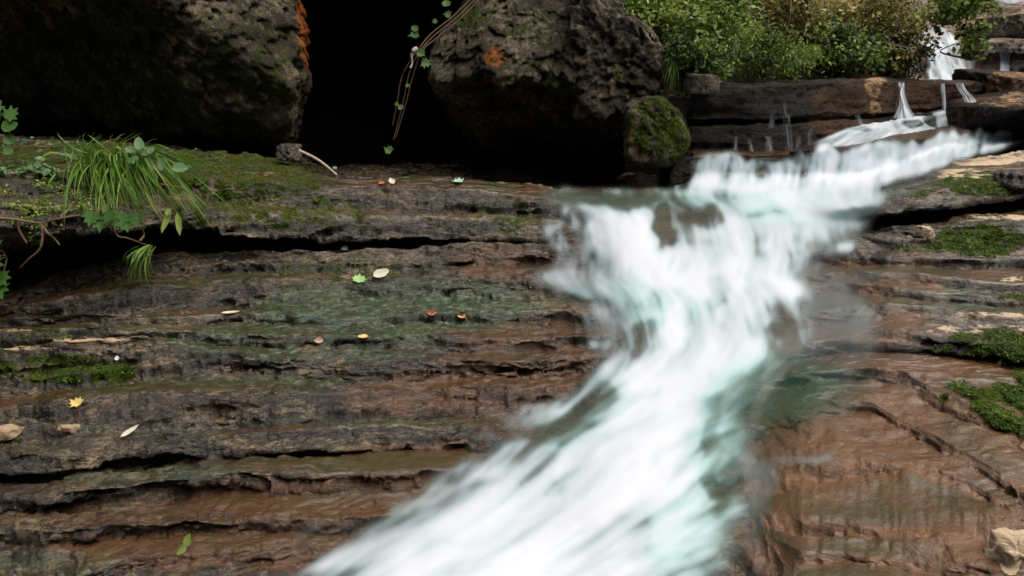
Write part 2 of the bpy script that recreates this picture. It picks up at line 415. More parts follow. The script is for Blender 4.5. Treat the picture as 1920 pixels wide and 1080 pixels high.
# ===== left bank
STEP = 2.6
pxL = np.arange(-420, 1620, STEP)
left_segs = [
 ('S', [(0, 1290), (1500, 1290)]),
 ('T', .06, [(0, 1150), (250, 1066), (350, 1066), (600, 1056), (800, 1080), (1500, 1090)]),
 ('R', .015, [(0, 1140), (250, 1046), (350, 1040), (450, 1030), (600, 1016), (720, 1004), (800, 1012), (1500, 1030)]),
 ('T', .05, [(0, 1026), (175, 1020), (300, 1005), (350, 995), (400, 1000), (600, 1000), (750, 985), (1500, 990)]),
 ('R', .0, [(0, 1000), (150, 988), (350, 976), (450, 983), (600, 973), (700, 960), (1500, 960)]),
 ('T', .06, [(0, 956), (100, 952), (225, 936), (350, 930), (550, 925), (650, 920), (800, 905), (1500, 900)]),
 ('R', .0, [(0, 934), (125, 920), (225, 907), (350, 893), (520, 884), (650, 888), (850, 882), (1500, 880)]),
 ('T', .03, [(0, 915), (115, 895), (300, 868), (400, 865), (575, 852), (850, 840), (1500, 840)]),
 ('A', .16, .0), ('A', .0, .03),
 ('R', -.01, [(0, 890), (115, 875), (300, 850), (400, 852), (575, 842), (850, 832), (1500, 832)]),
 ('R', .02, [(0, 850), (120, 840), (200, 822), (275, 810), (425, 812), (550, 807), (675, 795), (750, 800), (900, 797), (1500, 800)]),
 ('T', .08, [(0, 834), (100, 830), (180, 817), (250, 808), (400, 795), (600, 790), (750, 785), (900, 780), (1500, 785)]),
 ('R', .02, [(0, 800), (200, 780), (420, 770), (600, 762), (900, 755), (1500, 755)]),
 ('R', .03, [(0, 768), (150, 746), (300, 738), (425, 740), (500, 733), (700, 728), (900, 722), (1500, 725)]),
 ('T', .06, [(0, 742), (160, 728), (320, 715), (640, 706), (900, 700), (1150, 692), (1500, 695)]),
 ('R', .02, [(0, 700), (200, 684), (400, 690), (640, 690), (900, 690), (1150, 684), (1500, 690)]),
 ('R', .03, [(0, 657), (230, 634), (330, 645), (500, 668), (640, 674), (900, 674), (1150, 662), (1500, 670)]),
 ('T', .10, [(0, 648), (230, 628), (400, 632), (500, 652), (640, 655), (900, 655), (1150, 645), (1500, 650)]),
 ('R', .02, [(0, 618), (200, 612), (330, 618), (450, 632), (640, 638), (900, 632), (1150, 625), (1500, 625)]),
 ('T', .15, [(0, 610), (150, 607), (240, 602), (400, 604), (640, 610), (900, 600), (1150, 600), (1500, 600)]),
 ('R', .03, [(0, 596), (200, 592), (400, 588), (640, 592), (900, 582), (1150, 578), (1500, 580)]),
 ('T', .25, [(0, 590), (200, 585), (400, 572), (640, 560), (900, 558), (1150, 560), (1500, 560)]),
 ('R', .04, [(0, 577), (150, 550), (300, 535), (500, 528), (640, 522), (800, 520), (1000, 518), (1150, 510), (1500, 515)]),
 ('T', .5, [(0, 572), (150, 540), (300, 520), (500, 512), (640, 505), (800, 505), (1000, 498), (1500, 498)]),
 ('R', .03, [(0, 566), (100, 515), (300, 480), (500, 472), (640, 466), (800, 461), (1000, 458), (1110, 456), (1500, 460)]),
 ('T', .02, [(0, 560), (100, 508), (300, 473), (500, 467), (640, 461), (800, 457), (1000, 454), (1110, 451), (1500, 455)]),
 ('A', .32, .0), ('A', .12, .05), ('A', -.12, .05),
 ('R', -.03-.5*(1-sm(200, 600, pxL)), [(0, 425), (130, 418), (300, 415), (430, 428), (470, 436), (640, 438), (860, 445), (1000, 447), (1100, 446), (1500, 450)]),
 ('R', .02, [(0, 385), (200, 385), (400, 395), (640, 405), (860, 412), (1000, 420), (1100, 425), (1500, 425)]),
 ('T', .9, [(0, 370), (200, 365), (400, 372), (640, 385), (860, 395), (1000, 400), (1100, 410), (1500, 410)]),
 ('R', .04, [(0, 330), (130, 320), (320, 330), (400, 335), (530, 345), (640, 350), (860, 352), (1000, 366), (1050, 378), (1500, 380)]),
 ('T', .35, [(0, 290), (130, 283), (320, 292), (400, 300), (530, 318), (640, 338), (860, 341), (1000, 352), (1060, 360), (1250, 362), (1500, 365)]),
 ('T', .12, [(0, 264), (200, 263), (330, 275), (520, 293), (560, 312), (640, 331), (860, 336), (1000, 346), (1060, 353), (1250, 354), (1500, 350)]),
 ('A', .5, -.08), ('A', 1.6, -.05),
]
rowsL, kL = tune(pxL, 1.75, left_segs, 1.0, 10, [(500, 5.0), (900, 5.0), (1200, 5.1)], 0.45)
PL0 = smooth_rows(net_points(pxL, rowsL, 0.0075), 2)
PLd, nL = rough_rock(PL0, 20); filmL = FILM
u, v = topix(PLd)
moss = blobs(u, v, [(420, 330, 230, 50, .66), (330, 300, 190, 30, .66), (100, 300, 200, 45, .6), (500, 400, 260, 45, .52), (950, 400, 90, 40, .45), (60, 330, 160, 60, .5),
    (130, 690, 160, 36, .72), (60, 632, 100, 12, .5), (10, 820, 40, 20, .7), (650, 510, 170, 26, .42), (450, 690, 300, 40, .25), (820, 420, 300, 30, .3), (250, 430, 260, 60, .4), (300, 560, 200, 50, .18)], seed=3)
alga = blobs(u, v, [(750, 575, 340, 65, .8), (560, 640, 330, 50, .62), (720, 690, 280, 30, .3), (300, 890, 240, 18, .55), (620, 792, 260, 8, .6), (100, 1050, 160, 30, .5),
    (40, 870, 80, 20, .35), (700, 500, 200, 40, .35), (1150, 560, 160, 25, .6), (470, 715, 330, 8, .6), (180, 800, 100, 10, .5), (1000, 500, 100, 60, .3), (330, 950, 200, 20, .3)], seed=8)
tanm = blobs(u, v, [(150, 636, 110, 6, .75), (60, 655, 80, 5, .6), (20, 805, 30, 10, .8), (130, 800, 40, 10, .5), (380, 276, 130, 4, .5), (500, 325, 70, 5, .45), (60, 325, 70, 8, .5), (20, 620, 60, 4, .5)], 4, seed=12)
warm = blobs(u, v, [(700, 940, 420, 60, .85), (900, 860, 300, 40, .8), (450, 1030, 400, 50, .7), (250, 960, 250, 40, .5), (800, 1040, 300, 50, .8), (900, 740, 300, 60, .55), (930, 490, 90, 50, .6), (1200, 480, 200, 80, .6), (1100, 700, 300, 200, .6), (800, 345, 250, 12, .5), (300, 760, 260, 30, .3), (1200, 370, 200, 40, .6), (1150, 950, 300, 200, .7)], seed=15)
mask = np.stack([moss, alga, tanm, warm], -1).reshape(-1, 4)
R_, C_ = PLd.shape[:2]
bankL = mesh_obj('layered_rock_bank', PLd.reshape(-1, 3), grid_faces(R_, C_, True), M['ledge'], attrs={'mask': mask, 'film': filmL.ravel()})
tag(bankL, 'dark wet layered rock steps on the left bank of the stream', None, None, 'structure')

# ===== right bank
pxR = np.arange(1180, 2500, STEP)
right_segs = [
 ('S', [(1200, 1290), (2400, 1290)]),
 ('T', .12, [(1200, 1160), (1280, 1110), (1430, 1085), (1500, 1060), (1600, 1050), (1920, 1080), (2400, 1150)]),
 ('R', .02, [(1200, 1150), (1280, 1046), (1340, 1022), (1430, 1004), (1500, 1032), (1600, 1040), (1920, 1068), (2400, 1100)]),
 ('T', .30, [(1200, 1100), (1280, 1040), (1340, 1012), (1430, 990), (1500, 1000), (1600, 1000), (1700, 1005), (1920, 1030), (2400, 1060)]),
 ('R', .05, [(1200, 1060), (1280, 1010), (1340, 985), (1430, 962), (1500, 972), (1600, 985), (1700, 990), (1920, 1020), (2400, 1050)]),
 ('T', .22, [(1200, 1000), (1340, 960), (1430, 930), (1500, 905), (1600, 893), (1700, 880), (1800, 905), (1860, 935), (1920, 985), (2400, 1040)]),
 ('R', .04, [(1200, 980), (1340, 950), (1430, 893), (1500, 868), (1600, 870), (1700, 867), (1800, 892), (1860, 925), (1920, 975), (2400, 1030)]),
 ('T', .30, [(1200, 900), (1340, 860), (1430, 805), (1560, 775), (1635, 772), (1710, 818), (1810, 870), (1885, 922), (1920, 958), (2400, 1020)]),
 ('R', .02, [(1200, 880), (1340, 850), (1430, 795), (1560, 762), (1635, 752), (1710, 795), (1810, 848), (1885, 897), (1920, 935), (2400, 1000)]),
 ('T', .25, [(1200, 850), (1340, 800), (1430, 740), (1500, 712), (1640, 708), (1700, 722), (1760, 762), (1850, 803), (1920, 845), (2400, 900)]),
 ('R', .02, [(1200, 830), (1340, 780), (1430, 720), (1500, 700), (1640, 690), (1700, 698), (1760, 728), (1850, 770), (1920, 805), (2400, 860)]),
 ('T', .20, [(1200, 760), (1340, 720), (1430, 690), (1480, 675), (1600, 655), (1700, 662), (1780, 672), (1880, 685), (1920, 695), (2400, 730)]),
 ('A', .12, .0), ('A', .0, .03),
 ('R', -.01, [(1200, 745), (1340, 710), (1430, 685), (1480, 668), (1600, 648), (1700, 645), (1780, 652), (1880, 660), (1920, 670), (2400, 700)]),
 ('R', .03, [(1200, 730), (1340, 700), (1430, 670), (1480, 655), (1600, 625), (1640, 612), (1700, 618), (1780, 634), (1880, 646), (1920, 650), (2400, 670)]),
 ('T', .25, [(1200, 690), (1340, 650), (1480, 610), (1640, 603), (1700, 604), (1800, 615), (1920, 630), (2400, 640)]),
 ('R', .03, [(1200, 670), (1340, 630), (1480, 592), (1640, 570), (1700, 572), (1800, 582), (1920, 594), (2400, 600)]),
 ('T', .2, [(1200, 640), (1340, 590), (1480, 555), (1600, 545), (1700, 555), (1920, 575), (2400, 580)]),
 ('R', .02, [(1200, 630), (1340, 575), (1480, 535), (1600, 530), (1700, 540), (1920, 560), (2400, 565)]),
 ('T', .25, [(1200, 620), (1340, 570), (1480, 528), (1600, 524), (1700, 530), (1920, 545), (2400, 550)]),
 ('R', .02, [(1200, 600), (1340, 550), (1480, 518), (1570, 512), (1640, 516), (1700, 512), (1920, 528), (2400, 530)]),
 ('T', .10, [(1200, 560), (1340, 520), (1480, 492), (1600, 492), (1700, 496), (1920, 502), (2400, 510)]),
 ('R', .02, [(1200, 540), (1340, 505), (1490, 480), (1600, 479), (1700, 480), (1920, 482), (2400, 480)]),
 ('T', .35, [(1200, 530), (1340, 500), (1490, 476), (1600, 474), (1700, 470), (1920, 465), (2400, 450)]),
 ('R', .05, [(1200, 500), (1340, 470), (1500, 446), (1600, 440), (1700, 432), (1800, 422), (1920, 412), (2400, 380)]),
 ('T', .12, [(1200, 480), (1340, 450), (1500, 430), (1600, 428), (1700, 418), (1800, 408), (1870, 400), (1920, 388), (2400, 340)]),
 ('A', .6, -.03), ('A', .0, .03),
 ('R', -.03, [(1200, 455), (1340, 425), (1500, 414), (1600, 400), (1700, 390), (1760, 381), (1830, 374), (1880, 366), (1920, 356), (2400, 310)]),
 ('R', .03, [(1200, 430), (1340, 415), (1500, 400), (1600, 385), (1650, 375), (1720, 362), (1780, 350), (1920, 335), (2400, 300)]),
 ('T', .18, [(1200, 380), (1340, 370), (1500, 360), (1600, 365), (1650, 350), (1720, 325), (1780, 308), (1920, 292), (2400, 270)]),
 ('R', .03, [(1200, 374), (1340, 365), (1500, 355), (1600, 360), (1650, 342), (1720, 318), (1780, 298), (1920, 278), (2400, 260)]),
 ('A', .5, -.10), ('A', .5, -.3),
]
zstart = np.interp(pxR, [1180, 1380, 1480, 1900], [1.75, 1.74, 1.62, 1.5])
rowsR, kR = tune(pxR, zstart, right_segs, 0.7, 200, [(1300, 5.1), (1600, 5.1), (1900, 5.2)], 0.45)
PR0 = smooth_rows(net_points(pxR, rowsR, 0.0075), 3)
PRd, nR = rough_rock(PR0, 120, 0.9, 0.7, 0.5, 0.85); filmR = FILM
u, v = topix(PRd)
moss = blobs(u, v, [(1850, 345, 110, 32, .62), (1760, 355, 110, 20, .5), (1840, 450, 100, 38, .7), (1740, 465, 80, 16, .5), (1860, 640, 110, 28, .6), (1800, 740, 50, 16, .5),
     (1880, 760, 80, 50, .75), (1905, 560, 40, 20, .4), (1930, 680, 40, 80, .7), (1720, 600, 60, 8, .3)], 10, seed=33)
alga = blobs(u, v, [(1760, 560, 160, 28, .55), (1890, 490, 60, 12, .5), (1850, 720, 100, 30, .45), (1690, 395, 60, 14, .5), (1500, 740, 140, 60, .6), (1600, 450, 100, 14, .4)], seed=38)
tanm = blobs(u, v, [(1850, 300, 90, 8, .85), (1800, 320, 60, 8, .7), (1880, 285, 80, 14, .6), (1840, 332, 50, 6, .6), (1870, 408, 80, 6, .6), (1730, 438, 40, 8, .6), (1860, 590, 90, 8, .6), (1900, 1050, 24, 30, .95), (1850, 615, 120, 10, .5), (1910, 520, 60, 8, .4), (1790, 330, 40, 6, .7)], 8, seed=42)
warm = np.clip(blobs(u, v, [(1700, 960, 420, 160, .72), (1750, 1030, 200, 60, .9), (1650, 780, 260, 70, .7), (1850, 820, 160, 70, .65), (1600, 520, 220, 40, .7), (1620, 600, 160, 60, .55), (1750, 690, 150, 25, .7), (1500, 900, 200, 200, .8)], seed=45), 0, 1)
mask = np.stack([moss, alga, tanm, warm], -1).reshape(-1, 4)
R_, C_ = PRd.shape[:2]
bankR = mesh_obj('rock_bank', PRd.reshape(-1, 3), grid_faces(R_, C_, True), M['ledge_r'], attrs={'mask': mask, 'film': filmR.ravel()})
tag(bankR, 'brown and mossy rock shelves on the right bank of the stream', None, None, 'structure')

# ===== upper stream plate and the wall behind it
pxB = np.arange(1286, 2500, STEP)
upper_segs = [
 ('S', [(1150, 365), (1250, 362), (1400, 358), (1550, 352), (1700, 338), (1800, 318), (1900, 297), (2400, 240)]),
 ('R', .0, [(1150, 318), (1250, 306), (1300, 293), (1400, 293), (1500, 291), (1600, 275), (1750, 257), (1900, 231), (2400, 200)]),
 ('T', .10, [(1150, 300), (1290, 284), (1400, 286), (1500, 279), (1600, 262), (1700, 242), (1800, 226), (1920, 205), (2400, 180)]),
 ('R', .05, [(1150, 240), (1400, 230), (1530, 226), (1640, 222), (1700, 215), (1800, 200), (1920, 190), (2400, 160)]),
 ('A', .10, .0), ('A', .0, .03),
 ('R', .0, [(1150, 225), (1400, 218), (1530, 208), (1640, 211), (1700, 205), (1800, 190), (1920, 180), (2400, 150)]),
 ('R', .03, [(1150, 158), (1300, 156), (1500, 152), (1560, 152), (1630, 148), (1690, 152), (1820, 156), (1920, 158), (2400, 140)]),
 ('A', .25, .02), ('A', 1.5, .0),
]
yB = np.interp(pxB, [1150, 1300, 1500, 1700, 1900, 2400], [5.0, 5.15, 5.35, 5.9, 6.9, 7.8])
rowsB = build_net(pxB, yB, upper_segs, 0.6, 400, debug=None)
PB0 = smooth_rows(net_points(pxB, rowsB, 0.012), 2)
PBd, nB = rough_rock(PB0, 320, 0.5, 0.35, 0.4, .4); filmB = FILM
u, v = topix(PBd)
moss = blobs(u, v, [(1330, 235, 60, 30, .4), (1400, 170, 80, 20, .3)], seed=61)
tanm = blobs(u, v, [(1636, 165, 20, 22, .6), (1640, 200, 14, 24, .5), (1640, 152, 26, 7, .6), (1540, 175, 40, 10, .1)], 5, seed=64)
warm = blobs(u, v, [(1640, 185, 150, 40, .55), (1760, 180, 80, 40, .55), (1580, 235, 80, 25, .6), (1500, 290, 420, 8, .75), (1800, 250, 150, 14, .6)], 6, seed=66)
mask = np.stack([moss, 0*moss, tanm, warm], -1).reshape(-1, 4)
R_, C_ = PBd.shape[:2]
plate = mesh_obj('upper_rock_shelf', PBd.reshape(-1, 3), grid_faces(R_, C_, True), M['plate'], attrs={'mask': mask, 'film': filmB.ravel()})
tag(plate, 'dark low rock wall and shelf across the upper stream', None, None, 'structure')

# ------------------------------------------------------------------ water
def depth_of(rows, pxs, PX, PY):
    """bare-rock depth y for pixel lines, per column"""
    D = np.zeros(PX.shape); cols = np.clip(np.round((PX[0]-pxs[0])/(pxs[1]-pxs[0])).astype(int), 0, len(pxs)-1)
    seen = [(r[0], r[3]) for r in rows if r[3] is not None]
    Y = np.array([s[0] for s in seen]); Q = np.array([s[1] for s in seen])
    for c, k in enumerate(cols):
        D[:, c] = np.interp(PY[:, c], Q[::-1, k], Y[::-1, k])
    return D
def gblur(a, kx, ky, it=3):
    for _ in range(it):
        for ax, k in ((0, ky), (1, kx)):
            k = int(k) | 1
            if k < 3: continue
            pad = [(0, 0), (0, 0)]; pad[ax] = (k//2+1, k//2)
            c = np.cumsum(np.pad(a, pad, mode='edge'), axis=ax)
            a = (np.take(c, range(k, c.shape[ax]), ax)-np.take(c, range(0, c.shape[ax]-k), ax))/k
    return a
WS = 2.0
wx = np.arange(480, 1930, WS); wy = np.arange(1180, 224, -WS)
PX, PY = np.meshgrid(wx, wy)
DL = depth_of(rowsL, pxL, PX, PY); DR = depth_of(rowsR, pxR, PX, PY); DB = depth_of(rowsB, pxB, PX, PY)
lb = np.interp(PY, [330, 375, 400, 450, 480, 520, 560, 650, 700, 780, 830, 880, 930, 990, 1050, 1180], [1040, 1050, 1085, 1105, 1120, 1112, 1145, 1165, 1130, 1035, 940, 885, 830, 735, 640, 430])
rb = np.interp(PY, [330, 375, 405, 440, 478, 520, 620, 665, 700, 760, 850, 960, 1050, 1180], [1760, 1660, 1612, 1600, 1530, 1505, 1515, 1490, 1440, 1405, 1385, 1375, 1310, 1240])
F1 = np.interp(PX, [1150, 1250, 1400, 1550, 1700, 1800, 1900, 2400], [365, 362, 358, 352, 338, 318, 297, 240])
L1 = np.interp(PX, [1150, 1250, 1300, 1400, 1500, 1600, 1750, 1900], [318, 306, 293, 293, 291, 275, 257, 231])
tt = (PX-lb)/(rb-lb)
bl = sm(0.35, 0.95, tt)
D0 = DL*(1-bl)+DR*bl
upz = sm(-4, 4, F1-PY)
D = gblur(D0*(1-upz)+DB*upz, 9, 9, 3)
BW = 6
def nearest(*sheets):
    Z = np.full((int((wy[0]-wy[-1])/BW)+2, int((wx[-1]-wx[0])/BW)+2), 99.0)
    for Q in sheets:
        u, v = topix(Q); i = np.floor((wy[0]-v)/BW+.5).astype(int); j = np.floor((u-wx[0])/BW+.5).astype(int)
        k = (i >= 0) & (i < Z.shape[0]) & (j >= 0) & (j < Z.shape[1]); np.minimum.at(Z, (i[k], j[k]), Q[..., 1][k])
    for _ in range(12):
        if Z.max() < 50: break
        q = np.pad(Z, 1, mode='edge'); nb = np.minimum.reduce([q[:-2, 1:-1], q[2:, 1:-1], q[1:-1, :-2], q[1:-1, 2:]]); Z = np.where(Z > 50, nb, Z)
    return Z
ZB = nearest(PLd, PRd, PBd); _q = np.pad(ZB, 1, mode='edge'); ZB = np.minimum.reduce([_q[a:a+ZB.shape[0], b:b+ZB.shape[1]] for a in range(3) for b in range(3)])
fi = (wy[0]-PY)/BW; fj = (PX-wx[0])/BW; i0 = np.clip(fi.astype(int), 0, ZB.shape[0]-2); j0 = np.clip(fj.astype(int), 0, ZB.shape[1]-2); fi = fi-i0; fj = fj-j0
DZ = (ZB[i0, j0]*(1-fj)+ZB[i0, j0+1]*fj)*(1-fi)+(ZB[i0+1, j0]*(1-fj)+ZB[i0+1, j0+1]*fj)*fi
D = gblur(DZ, 7, 7, 3); kx = sm(385, 450, PY); D = D*(1-kx)+gblur(DZ, 15, 35, 3)*kx; D = gblur(D, 5, 7, 2)
wq = fbm2(tt*2.2, PY*0.006, 3, 501)
T = tt + 0.06*wq
wid = (rb-lb)/400
st = fbm2(T*13*wid, PY*0.008+wq*2, 4, 510, 0.55)
st2 = fbm2(T*46*wid, PY*0.016, 3, 520, 0.6)
lump = fbm2(T*5*wid+PY*0.002, PY*0.013, 4, 530)
edge = tt + 0.10*fbm2(T*9, PY*0.022, 4, 533) + 0.05*st
core = sm(-0.13, 0.10, edge)*(1-sm(0.90, 1.12, edge))*(1-sm(-14, 6, 352-PY+5*vn2(PX*.05, 1, 597)))
st3 = fbm2(T*95*wid, PY*0.020, 2, 525); foam = 0.47 + 0.52*st + 0.18*st2 + .12*st3 + 0.50*lump
up = blobs(PX, PY, [(1140, 440, 40, 50, .35), (1185, 450, 50, 70, .35), (1240, 500, 90, 40, .45), (1340, 590, 150, 100, .22), (1340, 500, 110, 50, .45), (1330, 650, 120, 50, .4), (1250, 740, 90, 70, .45), (1160, 880, 150, 90, .4), (1010, 1000, 190, 100, .45), (960, 1070, 300, 60, .45), (1200, 820, 80, 100, .4), (1400, 440, 110, 40, .35), (1500, 400, 130, 50, .25), (1350, 352, 160, 16, .3), (1280, 1000, 70, 110, .25), (1260, 650, 60, 60, .3), (1450, 520, 40, 70, .3)], 14, 71)
dn = blobs(PX, PY, [(1180, 365, 60, 14, .3), (1240, 425, 24, 50, .7), (1315, 405, 40, 30, .55), (1130, 372, 90, 18, .8), (1440, 392, 40, 10, .3), (1225, 560, 36, 24, .25), (1350, 550, 26, 46, .4), (1345, 860, 26, 110, .25), (1060, 800, 80, 30, .25), (1205, 630, 30, 50, .4), (1110, 740, 60, 50, .25), (1470, 620, 40, 60, .3)], 22, 77)
foam = np.clip(foam + up - dn, 0.02, 1)
glide = gblur(blobs(PX, PY, [(1460, 735, 120, 70, 1), (1385, 840, 46, 90, .8)], 20, 78), 41, 25, 3)
foam = foam*(1-.9*glide)
# curtain over the upper lip and the pool under it
sv = fbm2(PX*0.05 + (PY-L1)*0.012, PY*0.016, 4, 540, 0.6); sv2 = fbm2(PX*0.14 + (PY-L1)*0.02, PY*0.03, 3, 545)
hh = (PY-L1)/np.maximum(F1-L1, 1)
Bt = np.interp(PX, [1260, 1500, 1600, 1660, 1700, 1800, 1880, 1920], [356, 366, 378, 345, 332, 300, 276, 258]) + 7*sv
hh2 = hh + .16*vn2(PX*.022, 2, 598) + .10*vn2(PX*.08, 4, 599) - .7*(1-sm(1255, 1330, PX))
band = sm(-0.10, 0.12, hh2)*(1-sm(-6, 7, PY-Bt))*sm(1248, 1300, PX+40*sv)*(1-sm(1880, 1930, PX+30*sv))
fallf = np.clip(0.50 + .38*fbm2(PX*.014, (PY-L1)*.085, 3, 548) + 0.65*sv + 0.45*sv2 + 0.42*sm(0.4, 0.95, hh) + 0.25*sm(1500, 1640, PX)-.25*sm(1800, 1900, PX), 0, 1)
cur = band*(1-sm(0.95, 1.15, hh)); foam = foam*(1-cur)+fallf*cur
core = np.maximum(core*(1-sm(-4, 8, PY-np.maximum(Bt, rb*0+Bt))*sm(1640, 1680, PX)), band)
core = np.maximum(core, 0.8*sm(347, 366, PY+5*sv)*(1-sm(372, 395, PY))*sm(1090, 1260, PX+40*sv)*(1-sm(1600, 1660, PX)))
spl = blobs(PX, PY, [(1060, 520, 60, 20, .6), (1130, 545, 120, 16, .5), (1070, 395, 60, 16, .55), (1050, 425, 40, 30, .4), (1120, 655, 40, 14, .6), (1000, 770, 70, 20, .5), (960, 780, 40, 26, .5),
   (1545, 466, 70, 14, .65), (1590, 415, 40, 20, .6), (1560, 600, 110, 60, .22),  (1420, 900, 40, 70, .4), (1400, 960, 30, 90, .35), (1600, 520, 120, 12, .25), (1550, 590, 90, 70, .34),
   (850, 960, 120, 50, .3), (700, 1010, 140, 50, .25), (1120, 620, 80, 60, .22), (1100, 480, 80, 30, .3), (1680, 350, 60, 14, .5), (1500, 862, 60, 8, .5),  (1000, 850, 100, 40, .3), (760, 920, 140, 20, .12), (1500, 620, 60, 80, .35), (1560, 640, 90, 90, .26), (1070, 440, 50, 40, .45), (1090, 520, 90, 22, .5), (1150, 600, 60, 60, .35), (1170, 640, 50, 50, .4), (870, 900, 70, 50, .5), (720, 1020, 110, 50, .5), (790, 960, 70, 40, .45), (1000, 830, 60, 40, .4), (1530, 560, 90, 90, .3)], 18, 80)
right_ = sm(.8, 1.1, tt); stv = fbm2(PX*.022+PY*.004, PY*.007, 3, 595); thin = np.clip(spl*((0.50+1.5*st+0.5*st2)*(1-right_)+(.75+.35*stv)*right_), 0, 1)
rill = lines(PX, PY, [([(1545, 856), (1480, 862), (1435, 890), (1412, 935), (1402, 990)], 7, .75), ([(1640, 856), (1700, 853)], 4, .6), ([(1430, 930), (1424, 1000), (1432, 1060)], 7, .4), ([(1590, 520), (1650, 518)], 4, .5), ([(1610, 560), (1600, 610)], 10, .3), ([(1640, 690), (1610, 740)], 12, .25)])
teeth = lines(PX, PY, [([(1490, 466), (1602, 462)], 11, 1.2), ([(1560, 420), (1606, 412)], 14, 1.2), ([(1060, 395), (1085, 378)], 9, 1.), ([(1035, 432), (1095, 425)], 22, .7)])*np.clip(.35+1.3*vn2(PX*.10+(PY*.03), PY*.015, 590), 0, 1)
drops = lines(PX, PY, [([(1010, 525), (1130, 545)], 14, 1.), ([(1105, 655), (1140, 657)], 8, .8), ([(950, 790), (1030, 775)], 18, .8), ([(650, 1005), (700, 990)], 12, .5), ([(890, 830), (960, 800)], 18, .6)])*np.clip(.4+1.3*vn2((PX+PY)*.045, (PX-PY)*.03, 591), 0, 1)
thin = np.maximum(thin, gblur(np.maximum(rill*.5*(.8+.8*st2), np.maximum(teeth, drops*.4)), 5, 5, 2))
al = np.clip(core*(0.50+0.95*foam), 0, 1)
al = np.clip(np.maximum(np.maximum(al, thin), .46*glide*(1+.5*st)), 0, 1); al = gblur(al, 3, 5, 2)
fo = np.clip(foam*np.minimum(core*1.3, 1) + thin*np.maximum(0.9-core, 0)*0.9*(1-glide), 0, 1); fo = gblur(fo, 3, 5, 2)
teal = blobs(PX, PY, [(1300, 370, 300, 24, .55), (1450, 740, 130, 90, 1.0), (1345, 850, 60, 160, .9), (1250, 560, 100, 60, .6), (1150, 550, 90, 20, .9), (1120, 740, 80, 60, .3), (1500, 390, 130, 30, .8), (1060, 800, 80, 50, .5), (1300, 1000, 100, 100, .7)], 12, 90)
teal = np.clip(teal+0.25, 0, 1)
cs = gblur(core, 31, 31, 2)
off = 0.006 + 0.060*cs**2 + 0.006*gblur(st, 9, 25, 2)*core + 0.010*lump*core 
off = np.where(PY < 352, 0.05+0.015*sv*cur, off)
off = gblur(off, 3, 5, 1)
Yw = D*(1-off*0.5) - off*0.35
Pw = at(PX, PY, Yw)
keepv = al > 0.015
kf = keepv[:-1, :-1] | keepv[1:, 1:] | keepv[:-1, 1:] | keepv[1:, :-1]
flow = np.stack([fo, teal, al, np.ones_like(al)], -1).reshape(-1, 4)
f = grid_faces(*PX.shape, True, kf)
p_, f_, a_ = compact(Pw.reshape(-1, 3), f, {'flow': flow})
stream = mesh_obj('water', p_, f_, M['water'], attrs=a_)
tag(stream, 'white silky stream water rushing down the middle', None, None, 'structure')

# ------------------------------------------------------------------ small falls and far cascades
def waterfall(name, label, top, bot, y0, y1, w0, w1, dens=1.0, seed=0, nx=28, ny=40, bulge=0.02):
    """a ribbon of falling water between two surveyed points, half widths in pixels"""
    s = np.linspace(0, 1, ny)[:, None]; t = np.linspace(-1, 1, nx)[None, :]; dens *= .9
    w = w0+(w1-w0)*s**1.3
    w = w0+(w1-w0)*s**1.9; px = top[0]+(bot[0]-top[0])*s**1.4 + t*w + 2.2*vn2(s*3.1+0*t, t*1.5+seed, 660+seed)*(w1/8); py = top[1]+(bot[1]-top[1])*s + 0*t
    y = y0+(y1-y0)*s - bulge*(1-t**2) + 0*t
    P = at(px, py, y)
    n = fbm2(t*6+seed*9+0*s, s*1.6+0*t, 3, 600+seed)
    al = np.clip((1-np.abs(t)**2.5)*(0.62+1.3*n)*dens, 0, 1)*sm(0, 0.06, s+0*t)
    fo = np.clip(0.62+0.6*n + 0.2*s, 0, 1)
    fl = np.stack([fo, 0.4+0*fo, al, 1+0*fo], -1).reshape(-1, 4)
    o = mesh_obj(name, P.reshape(-1, 3), grid_faces(ny, nx, True), M['water'], attrs={'flow': fl})
    return tag(o, label, None, None, 'structure')
def yB_at(px, row=7):
    r = rowsB[row]; return float(np.interp(px, pxB, r[0]))
waterfall('waterfall', 'narrow white fall spreading down the brown wall', (1692, 153), (1696, 222), yB_at(1692)-.05, yB_at(1692)-.2, 5, 20, 1.2, 1)
waterfall('waterfall', 'thin white strand of falling water on the wall', (1767, 155), (1770, 208), yB_at(1767)-.05, yB_at(1767)-.15, 5, 5, 1.1, 2)
waterfall('waterfall', 'short pale fall beside the tan boulder', (1800, 155), (1822, 192), yB_at(1800)-.05, yB_at(1800)-.3, 8, 14, 1.1, 3)
for k, (x0, y0_, x1, y1_, w, d) in enumerate([(1380, 255, 1378, 284, 7, .5), (1405, 260, 1408, 284, 6, .5), (1440, 255, 1442, 284, 9, .55), (1475, 215, 1480, 282, 8, .45), (1470, 190, 1476, 222, 4, .35), (1448, 212, 1446, 240, 6, .35), (1520, 240, 1516, 278, 7, .35), (1608, 216, 1618, 240, 7, .55), (1680, 190, 1680, 220, 2, .5), (1498, 255, 1496, 282, 6, .4)]):
    waterfall('water_trickle', 'faint grey trickles running down the dark wall', (x0, y0_), (x1, y1_), yB_at(x0, 3)-.04, yB_at(x0, 3)-.07, w*.8, w*1.1, d*.5, 10+k, bulge=.01)

